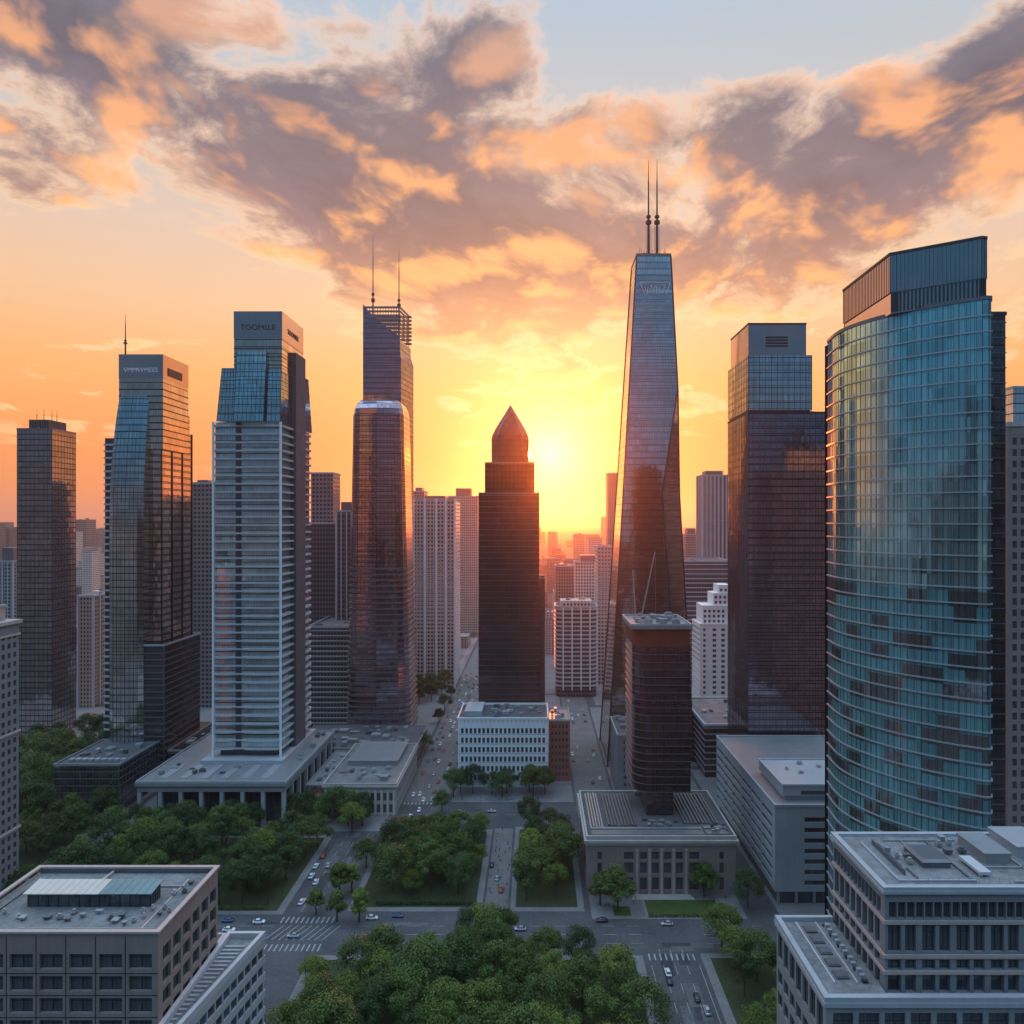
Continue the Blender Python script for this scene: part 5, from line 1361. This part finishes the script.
# ------------------------------------------------------------------ trees
def leaf_mat(name, a, b):
    m, nt, N, L, bs = newmat(name)
    tc = N.new('ShaderNodeTexCoord').outputs['Object']; oi = N.new('ShaderNodeObjectInfo')
    n = N.new('ShaderNodeTexNoise'); n.inputs['Scale'].default_value = .55; n.inputs['Detail'].default_value = 3; L.new(tc, n.inputs['Vector'])
    f = _math(N, L, 'ADD', _math(N, L, 'MULTIPLY', n.outputs['Fac'], .9), _math(N, L, 'MULTIPLY', _math(N, L, 'SUBTRACT', oi.outputs['Random'], .5), .75))
    r = N.new('ShaderNodeValToRGB'); e = r.color_ramp.elements
    e[0].position = .25; e[0].color = (*a, 1); e[1].position = .72; e[1].color = (*b, 1); L.new(f, r.inputs[0]); L.new(r.outputs[0], bs.inputs['Base Color'])
    bs.inputs['Roughness'].default_value = .6; bs.inputs['Specular IOR Level'].default_value = .25
    tr = N.new('ShaderNodeBsdfTranslucent'); L.new(r.outputs[0], tr.inputs[0])
    mx = N.new('ShaderNodeMixShader'); mx.inputs[0].default_value = .1; L.new(bs.outputs[0], mx.inputs[1]); L.new(tr.outputs[0], mx.inputs[2])
    L.new(mx.outputs[0], N['Material Output'].inputs[0])
    return m
MT['leaf'] = leaf_mat('leaves', (.04, .078, .016), (.13, .185, .034))
MT['leaf2'] = leaf_mat('dark leaves', (.03, .066, .02), (.095, .15, .035))
MT['leaf3'] = leaf_mat('light leaves', (.06, .095, .018), (.19, .23, .045))
MT['bark'] = solid('bark', (.07, .05, .035), .95, 0, .3, 1.0)

def tree_proto(seed, h, r, mat, tall=1.0):
    rr = random.Random(seed)
    t = thing('tree', 'tree', 'tree', (0, 0, 0))
    m = MB(); th = h*.42
    m.rod((0, 0, -.1), (.1, .05, th*.5), .34, .27, 7); m.rod((.1, .05, th*.5), (.15, -.1, th), .27, .2, 7)
    tips = []
    for k in range(6):
        a = k*1.05+rr.random(); q = rr.uniform(.35, .75)*r; z = rr.uniform(.55, .85)*h
        b = (q*math.cos(a), q*math.sin(a), z); m.rod((.12, -.05, th*rr.uniform(.6, 1)), b, .15, .05, 5); tips.append(b)
    m.build('trunk', MT['bark'], t)
    # clumps of leaves set over an uneven dome
    cl = []
    for k in range(26):
        a = rr.uniform(0, 2*math.pi); e = rr.uniform(-.25, 1)
        q = r*rr.uniform(.45, .82)*math.sqrt(max(.05, 1-max(0, e)**2)); z = h*.58+e*h*.34*tall
        cl.append((q*math.cos(a), q*math.sin(a), z, r*rr.uniform(.24, .40)))
    c = MB()
    for (x, y, z, cr) in cl:
        for i in range(230):
            d = Vector((rr.gauss(0, 1), rr.gauss(0, 1), rr.gauss(.25, 1))).normalized()
            p = Vector((x, y, z))+Vector((d.x, d.y, d.z*.8))*cr*rr.uniform(.55, 1.08)
            nrm = (d+Vector((rr.gauss(0, .5), rr.gauss(0, .5), rr.gauss(.3, .5)))).normalized()
            u = nrm.orthogonal().normalized(); v = nrm.cross(u); an = rr.uniform(0, 6.28)
            u, v = u*math.cos(an)+v*math.sin(an), v*math.cos(an)-u*math.sin(an)
            s = rr.uniform(.16, .35); 
            c.quad(tuple(p-u*s), tuple(p-v*s*.7), tuple(p+u*s), tuple(p+v*s*.7))
    c.build('crown', mat, t)
    return t
PROTO = [tree_proto(1, 15, 7.6, MT['leaf']), tree_proto(2, 13.5, 6.8, MT['leaf']), tree_proto(3, 16.5, 8.2, MT['leaf2']), tree_proto(4, 13.5, 6.0, MT['leaf2'], 1.15), tree_proto(5, 9, 3.4, MT['leaf'], 1.2), tree_proto(6, 15.5, 7.4, MT['leaf']), tree_proto(7, 12.5, 5.8, MT['leaf3'], .9), tree_proto(8, 17.5, 6.6, MT['leaf2'], 1.25)]
_used = set()
def plant(k, x, y, s, label, group=None, z=.13):
    rz = random.uniform(0, 6.28)
    if k not in _used:
        _used.add(k); t = PROTO[k]; t.location = (x, y, z); t.rotation_euler = (0, 0, rz); t.scale = (s,)*3; t['label'] = label
        if group: t['group'] = group
    else:
        t = dup(PROTO[k], (x, y, z), rz, s, label)
        if 'group' in t.keys() and not group: del t['group']
        if group: t['group'] = group
    return t
def grove(poly, n, gap, label, group, kinds=(0, 1, 2, 5, 3, 6, 7, 2), smin=.68, smax=1.15, seed=0):
    rr = random.Random(seed); pts = []; tries = 0
    xs, ys = [p[0] for p in poly], [p[1] for p in poly]
    while len(pts) < n and tries < 6000:
        tries += 1
        x, y = rr.uniform(min(xs), max(xs)), rr.uniform(min(ys), max(ys))
        ins = False
        for i in range(len(poly)):
            (xa, ya), (xb, yb) = poly[i], poly[i-1]
            if (ya > y) != (yb > y) and x < (xb-xa)*(y-ya)/(yb-ya)+xa: ins = not ins
        if not ins or any((x-a)**2+(y-b)**2 < gap*gap for a, b in pts): continue
        pts.append((x, y)); plant(rr.choice(kinds), x, y, rr.uniform(smin, smax), label, group)
grove([(-198, 272), (-104, 272), (-104, 290), (-99, 300), (-99, 326), (-198, 326)], 66, 8.2, 'broad green tree in the grove between the lower left stone block and the colonnaded hall', 'trees of the grove before the colonnaded hall', seed=1)
grove([(-64, 284), (-58, 279), (-24, 279), (-24, 334), (-44, 333), (-66, 318)], 27, 7.8, 'leafy tree in the middle park block between the two paved paths', 'trees of the middle park block', seed=2)
grove([(-6, 275), (15, 275), (15, 336), (-6, 334)], 15, 7.6, 'tree in the narrow park block left of the stone hall', 'trees of the narrow park block', seed=3)
grove([(-72, 160), (31, 160), (31, 222), (14, 236), (-50, 236), (-71, 224)], 76, 8.0, 'large green tree in the wood filling the bottom middle of the view', 'trees of the wood at the bottom middle', smin=.7, smax=1.25, seed=4)
grove([(62, 168), (92, 168), (92, 225), (72, 228), (60, 214)], 18, 8.0, 'tree in the thicket right of the striped road at the bottom', 'trees of the thicket at the lower right', seed=5)
grove([(-46, 377), (8, 377), (8, 388), (-46, 388)], 9, 6.6, 'dark tree in the row before the white office block', 'trees before the white office block', kinds=(1, 3, 2), seed=6)
grove([(-330, 330), (-222, 330), (-222, 470), (-330, 470)], 40, 10, 'dark tree in the wood beneath the navy slab on the left', 'trees beneath the navy slab', kinds=(2, 3), smin=1.0, smax=1.4, seed=7)
grove([(-262, 296), (-214, 296), (-214, 352), (-262, 352)], 22, 8.5, 'tree in the dark wood between the old stone tower and the dark podium block', 'trees by the old stone tower', kinds=(2, 3, 7, 1), seed=12)
grove([(-196, 336), (-135, 334.5), (-135, 339), (-196, 339)], 11, 5.2, 'tree in the row right against the colonnade steps', 'trees along the colonnade', kinds=(1, 2, 3), smin=.75, smax=.95, seed=8)
grove([(-126, 342), (-84, 342), (-84, 352), (-126, 352)], 10, 6.4, 'tree beside the forecourt of the pilastered stone building', 'trees by the forecourt', kinds=(1, 2, 3), seed=9)
grove([(-72, 440), (-70.5, 440), (-70.5, 620), (-72, 620)], 4, 9, 'dim tree along the left kerb of the far avenue', 'trees along the far avenue', kinds=(3, 2), smin=.7, smax=.9, seed=10)
grove([(-120, 570), (-80, 570), (-80, 622), (-120, 622)], 14, 9, 'reddish lit tree in the far square beneath the pinkish apartment slab', 'trees of the far square', kinds=(2, 3), seed=11)
for k, px, py, s, lab in [
    (3, 618, 912, 1.22, 'large dark tree before the left end of the stone hall'), (3, 704, 897, .95, 'round tree standing before the right end of the stone hall'),
    (2, 748, 908, .85, 'tree at the street corner right of the stone hall'), (0, 722, 950, 1.0, 'tree at the end of the lawn beside the street crossing'),
    (4, 316, 915, 1.0, 'small round street tree leftmost of the three in the road'), (4, 337, 921, 1.15, 'small street tree in the middle of the three in the road'),
    (4, 359, 922, 1.25, 'small street tree rightmost of the three in the road'), (4, 340, 897, 1.4, 'slender tree behind the three street trees'),
    (4, 352, 893, 1.2, 'slender tree between the road and the middle park block'), (1, 366, 868, .9, 'tree at the rear left corner of the middle park block'),
    (3, 442, 814, .85, 'lone tree at the avenue corner left of the white office block'), (0, 486, 948, 1.0, 'left one of two trees beside the cross street above the bottom wood'),
    (1, 503, 945, .9, 'right one of two trees beside the cross street above the bottom wood'), (2, 470, 946, .8, 'dark tree at the upper edge of the bottom wood by the cross street'),
    (1, 352, 832, 1.0, 'tree between the forecourt and the road junction'), (4, 600, 905, 1.3, 'slender tree beside the large dark tree at the stone hall'),
    (1, 735, 965, .9, 'tree right of the junction at the head of the striped road')]:
    y = G(py); plant(k, X(px, y), y, s, lab)
for k, t in enumerate(PROTO):
    if k not in _used: bpy.data.objects.remove(t)

# low planting under the trees
def hedge(name, label, x0, x1, y0, y1, h, seed):
    rr = random.Random(seed); m = MB()
    for i in range(int((x1-x0)*(y1-y0)*26)):
        p = Vector((rr.uniform(x0, x1), rr.uniform(y0, y1), .13+h*rr.random()**.6)); d = Vector((rr.gauss(0, 1), rr.gauss(0, 1), rr.gauss(.4, 1))).normalized()
        u = d.orthogonal().normalized(); v = d.cross(u); s = rr.uniform(.15, .3)
        m.quad(tuple(p-u*s), tuple(p-v*s), tuple(p+u*s), tuple(p+v*s))
    tag(m.build(name, MT['leaf2']), label, 'hedge')
hedge('hedge', 'low clipped hedge along the lawn beside the cross street', 43, 70, 263.8, 264.8, .8, 1)
hedge('hedge', 'low hedge on the front edge of the middle park block', -62, -24, 272, 273.4, 1.1, 2)
hedge('hedge', 'low hedge on the front edge of the grove by the lower left block', -150, -104, 269, 270.3, 1.0, 3)

# ------------------------------------------------------------------ cars
PAINT = {k: solid(k+' paint', c, .25, .3 if k == 'silver' else 0, .06, .5, spec=.6) for k, c in dict(white=(.75, .76, .78), silver=(.42, .44, .46), dark=(.03, .032, .04), red=(.42, .03, .02), blue=(.05, .09, .2)).items()}
MT['tyre'] = solid('tyre', (.02, .02, .022), .9); MT['lamp'] = solid('lamp glass', (.7, .7, .65), .15, 0, .05, spec=.8); MT['tail'] = solid('tail lamp', (.35, .02, .015), .25, 0, .05)
def car_proto(paint):
    t = thing('parked_car', 'car', 'car', (0, 0, 0))
    def ringx(x, w, zs): return [(x, -w, zs[0]), (x, w, zs[0]), (x, w*1.02, zs[1]), (x, w*.93, zs[2]), (x, -w*.93, zs[2]), (x, -w*1.02, zs[1])]
    body = [(-2.22, .76, (.35, .55, .78)), (-2.05, .86, (.25, .6, .92)), (-1.2, .9, (.22, .62, .98)), (.7, .9, (.22, .62, .96)), (1.6, .87, (.22, .58, .86)), (2.1, .8, (.28, .5, .72)), (2.22, .68, (.36, .5, .62))]
    MB().loft([ringx(*b) for b in body]).build('body', PAINT[paint], t, True)
    cab = [(-1.75, .68, (.93, .96, .99)), (-1.1, .7, (.95, 1.2, 1.40)), (-.2, .7, (.95, 1.25, 1.47)), (.35, .69, (.95, 1.2, 1.40)), (1.15, .68, (.90, .92, .95))]
    MB().loft([ringx(*b) for b in cab]).build('window', MT['window'], t, True)
    MB().loft([[(-1.05, -.6, 1.42), (.3, -.6, 1.42), (.3, .6, 1.42), (-1.05, .6, 1.42)], [(-.95, -.55, 1.5), (.2, -.55, 1.5), (.2, .55, 1.5), (-.95, .55, 1.5)]]).build('roof', PAINT[paint], t)
    for x in (-1.35, 1.35):
        for y in (-.82, .82):
            w = MB(); w.rod((x, y-.1, .32), (x, y+.1, .32), .32, n=12); w.build('wheel', MT['tyre'], t)
    for y in (-.55, .55):
        MB().box(2.12, 2.2, y-.17, y+.17, .56, .68).build('headlight', MT['lamp'], t); MB().box(-2.2, -2.12, y-.17, y+.17, .68, .8).build('tail_light', MT['tail'], t)
    return t
CARS = {k: car_proto(k) for k in PAINT}; _cu = set()
def car(paint, x, y, rot, label, group=None):
    rz = R(rot)
    if paint not in _cu:
        _cu.add(paint); c = CARS[paint]; c.location = (x, y, .01); c.rotation_euler = (0, 0, rz); c['label'] = label
    else: c = dup(CARS[paint], (x, y, .01), rz, 1.0, label)
    if group: c['group'] = group
    elif 'group' in c.keys(): del c['group']
for paint, px, py, rot, lab in [
    ('silver', 667, 925, 178, 'silver car on the cross street in front of the lawn'), ('white', 668, 974, 92, 'white car at the head of the striped road, bonnet towards the junction'),
    ('dark', 669.5, 982, 90, 'dark car right behind the white one on the striped road'), ('dark', 697, 999, 88, 'dark car parked by the kerb on the right of the striped road'),
    ('silver', 707, 1012, 91, 'silver car nearest to the frame edge on the right kerb of the striped road'), ('white', 669, 888, 0, 'white car on the forecourt of the stone hall'),
    ('white', 316, 867, 88, 'first white car at the far end of the road left of the middle park'), ('silver', 328, 866, 95, 'silver car in the opposite lane beside the white cars left of the middle park'),
    ('white', 311.5, 877, 90, 'second white car in the queue on the road left of the middle park'), ('white', 316, 883, 92, 'third white car in the queue on the road left of the middle park'),
    ('red', 323, 857, 90, 'red car furthest back on the road left of the middle park'), ('white', 302, 903, 84, 'lone white car at the near end of the road left of the middle park'),
    ('white', 259, 923, 2, 'white car on the cross street right of the lower left block'), ('silver', 293, 937, 178, 'silver car passing the hatched bars of the junction'),
    ('white', 372, 919, 1, 'white car on the cross street above the bottom wood'), ('blue', 398, 917, 0, 'blue car on the cross street right of the white one'),
    ('dark', 492, 866, 90, 'dark car parked on the path between the two park blocks'), ('silver', 497, 879, 88, 'silver car on the path between the two park blocks'), ('red', 501, 891, 90, 'red car on the path between the two park blocks'),
    ('white', 460.5, 813, 0, 'white car on the cross road left before the white office block'), ('silver', 492, 812, 2, 'silver car on the cross road before the white office block'), ('dark', 240, 940, 181, 'dark car leaving along the cross street past the pale wing'),
    ('white', 229, 931, 0, 'white car half behind the lower left block on the cross street')]:
    y = G(py); car(paint, X(px, y), y, rot, lab)
def traffic(lanes, n, label, group, seed):
    rr = random.Random(seed); taken = []
    while len(taken) < n:
        x, rot = rr.choice(lanes); y = rr.uniform(350, 690)
        if 341 < y < 372 and rr.random() < .6: continue
        if any(abs(x-a) < 2.2 and abs(y-b) < 7 for a, b in taken): continue
        taken.append((x, y)); car(rr.choice(['white', 'silver', 'dark', 'white', 'dark', 'red']), x+rr.uniform(-.3, .3), y, rot, label, group)
traffic([(-66.5, -90), (-63, -90), (-59.5, -90), (-55.5, 90), (-52, 90), (-48, 90)], 84, 'distant car in the traffic on the broad avenue left of the white office block', 'cars on the left avenue', 1)
traffic([(24, -90), (28, -90), (33, 90), (37.5, 90)], 38, 'distant car on the avenue between the white office block and the black tower', 'cars on the right avenue', 2)
rr = random.Random(9); taken = []
for k in range(16):
    while True:
        lane = rr.choice([(-150, -100), (-68, 34), (60, 112)]); x, y = rr.uniform(*lane), rr.choice((246, 250.5, 256, 261.5))
        if all(abs(x-a) > 8 or abs(y-b) > 2.5 for a, b in taken) and not (30 < x < 46) and not (-75 < x < -25): break
    taken.append((x, y)); car(rr.choice(['white', 'silver', 'dark', 'blue', 'dark']), x, y, 0 if y < 253 else 180, 'small car driving along the wide cross street below the park blocks', 'cars on the cross street')

# ------------------------------------------------------------------ people, a few pixels tall
def person_proto(k, top, legs):
    J = [(0, 0, .95), (0, .0, 1.2), (0, .02, 1.42), (0, .03, 1.52), (0, .05, 1.66), (.1, 0, .9), (.12, .16, .5), (.12, .1, .06), (.12, .24, .03), (-.1, 0, .9), (-.12, -.06, .5), (-.12, -.3, .1), (-.12, -.2, .03),
         (.19, 0, 1.40), (.25, -.08, 1.12), (.24, .05, .88), (-.19, 0, 1.40), (-.25, .06, 1.12), (-.24, .2, .92)]
    E = [(0, 1), (1, 2), (2, 3), (3, 4), (0, 5), (5, 6), (6, 7), (7, 8), (0, 9), (9, 10), (10, 11), (11, 12), (2, 13), (13, 14), (14, 15), (2, 16), (16, 17), (17, 18)]
    rad = [.15, .14, .15, .06, .11, .1, .065, .045, .04, .1, .065, .045, .04, .065, .045, .035, .065, .045, .035]
    me = bpy.data.meshes.new('person'); me.from_pydata(J, E, []); o = bpy.data.objects.new('person', me); COL.objects.link(o)
    sk = o.modifiers.new('skin', 'SKIN'); lay = me.skin_vertices[0] if me.skin_vertices else None
    if lay is None:
        bpy.context.view_layer.objects.active = o; o.select_set(True); bpy.ops.mesh.customdata_skin_add(); lay = me.skin_vertices[0]
    for v, r in zip(lay.data, rad): v.radius = (r, r)
    lay.data[0].use_root = True
    sb = o.modifiers.new('smooth', 'SUBSURF'); sb.levels = sb.render_levels = 1
    m2 = bpy.data.meshes.new_from_object(o.evaluated_get(bpy.context.evaluated_depsgraph_get())); bpy.data.objects.remove(o)
    m2.materials.clear(); skin = MT['skin']
    for m in (top, legs, skin): m2.materials.append(m)
    for p in m2.polygons:
        z = p.center.z; p.material_index = 2 if z > 1.5 else (0 if z > .92 else 1); p.use_smooth = True
    return m2
MT['skin'] = solid('skin', (.42, .27, .19), .6, 0, .05)
CL = [solid('cloth '+str(i), c, .9, 0, .1) for i, c in enumerate([(.55, .55, .55), (.05, .06, .09), (.35, .05, .04), (.12, .16, .25), (.30, .26, .18)])]
PM = [person_proto(k, CL[k], CL[(1, 3, 1, 1, 3)[k]]) for k in range(5)]
rr = random.Random(21)
def crowd(n, x0, x1, y0, y1, z, label, group):
    for i in range(n):
        o = bpy.data.objects.new('person', rr.choice(PM)); COL.objects.link(o)
        o.location = (rr.uniform(x0, x1), rr.uniform(y0, y1), z-.02); o.rotation_euler = (0, 0, rr.uniform(0, 6.28)); tag(o, label, 'person', group)
crowd(26, -19, -11, 269, 339, .145, 'distant person walking on the paved path between the two park blocks', 'people on the park path')
crowd(16, 26, 76, 269, 279, .145, 'distant person on the forecourt of the stone hall', 'people before the stone hall')
crowd(18, -43, 18, 373, 376, .13, 'distant person on the pavement before the white office block', 'people before the white office block')
crowd(16, -96, -92.5, 266, 333, .13, 'distant person on the pavement beside the left grove', 'people beside the left grove') if False else None

# ------------------------------------------------------------------ the air
def haze():
    m = MB().box(-9000, 9000, -2500, 15500, -1.0, 420)
    o = m.build('haze', None)
    mt = bpy.data.materials.new('haze'); mt.use_nodes = True; nt = mt.node_tree
    nt.nodes.remove(nt.nodes['Principled BSDF'])
    sh = []
    for d, g in ((HAZE_D, 0.0), (HAZE_F, HAZE_G)):        # even pale haze, and fine dust that scatters forward
        v = nt.nodes.new('ShaderNodeVolumePrincipled'); v.inputs['Color'].default_value = (.96, .90, .86, 1)
        v.inputs['Density'].default_value = d; v.inputs['Anisotropy'].default_value = g; sh.append(v)
    ad = nt.nodes.new('ShaderNodeAddShader')
    nt.links.new(sh[0].outputs[0], ad.inputs[0]); nt.links.new(sh[1].outputs[0], ad.inputs[1])
    nt.links.new(ad.outputs[0], nt.nodes['Material Output'].inputs['Volume'])
    o.data.materials.append(mt); o['kind'] = 'stuff'
HAZE_D = .000015; HAZE_F = .000062; HAZE_G = .90
haze()
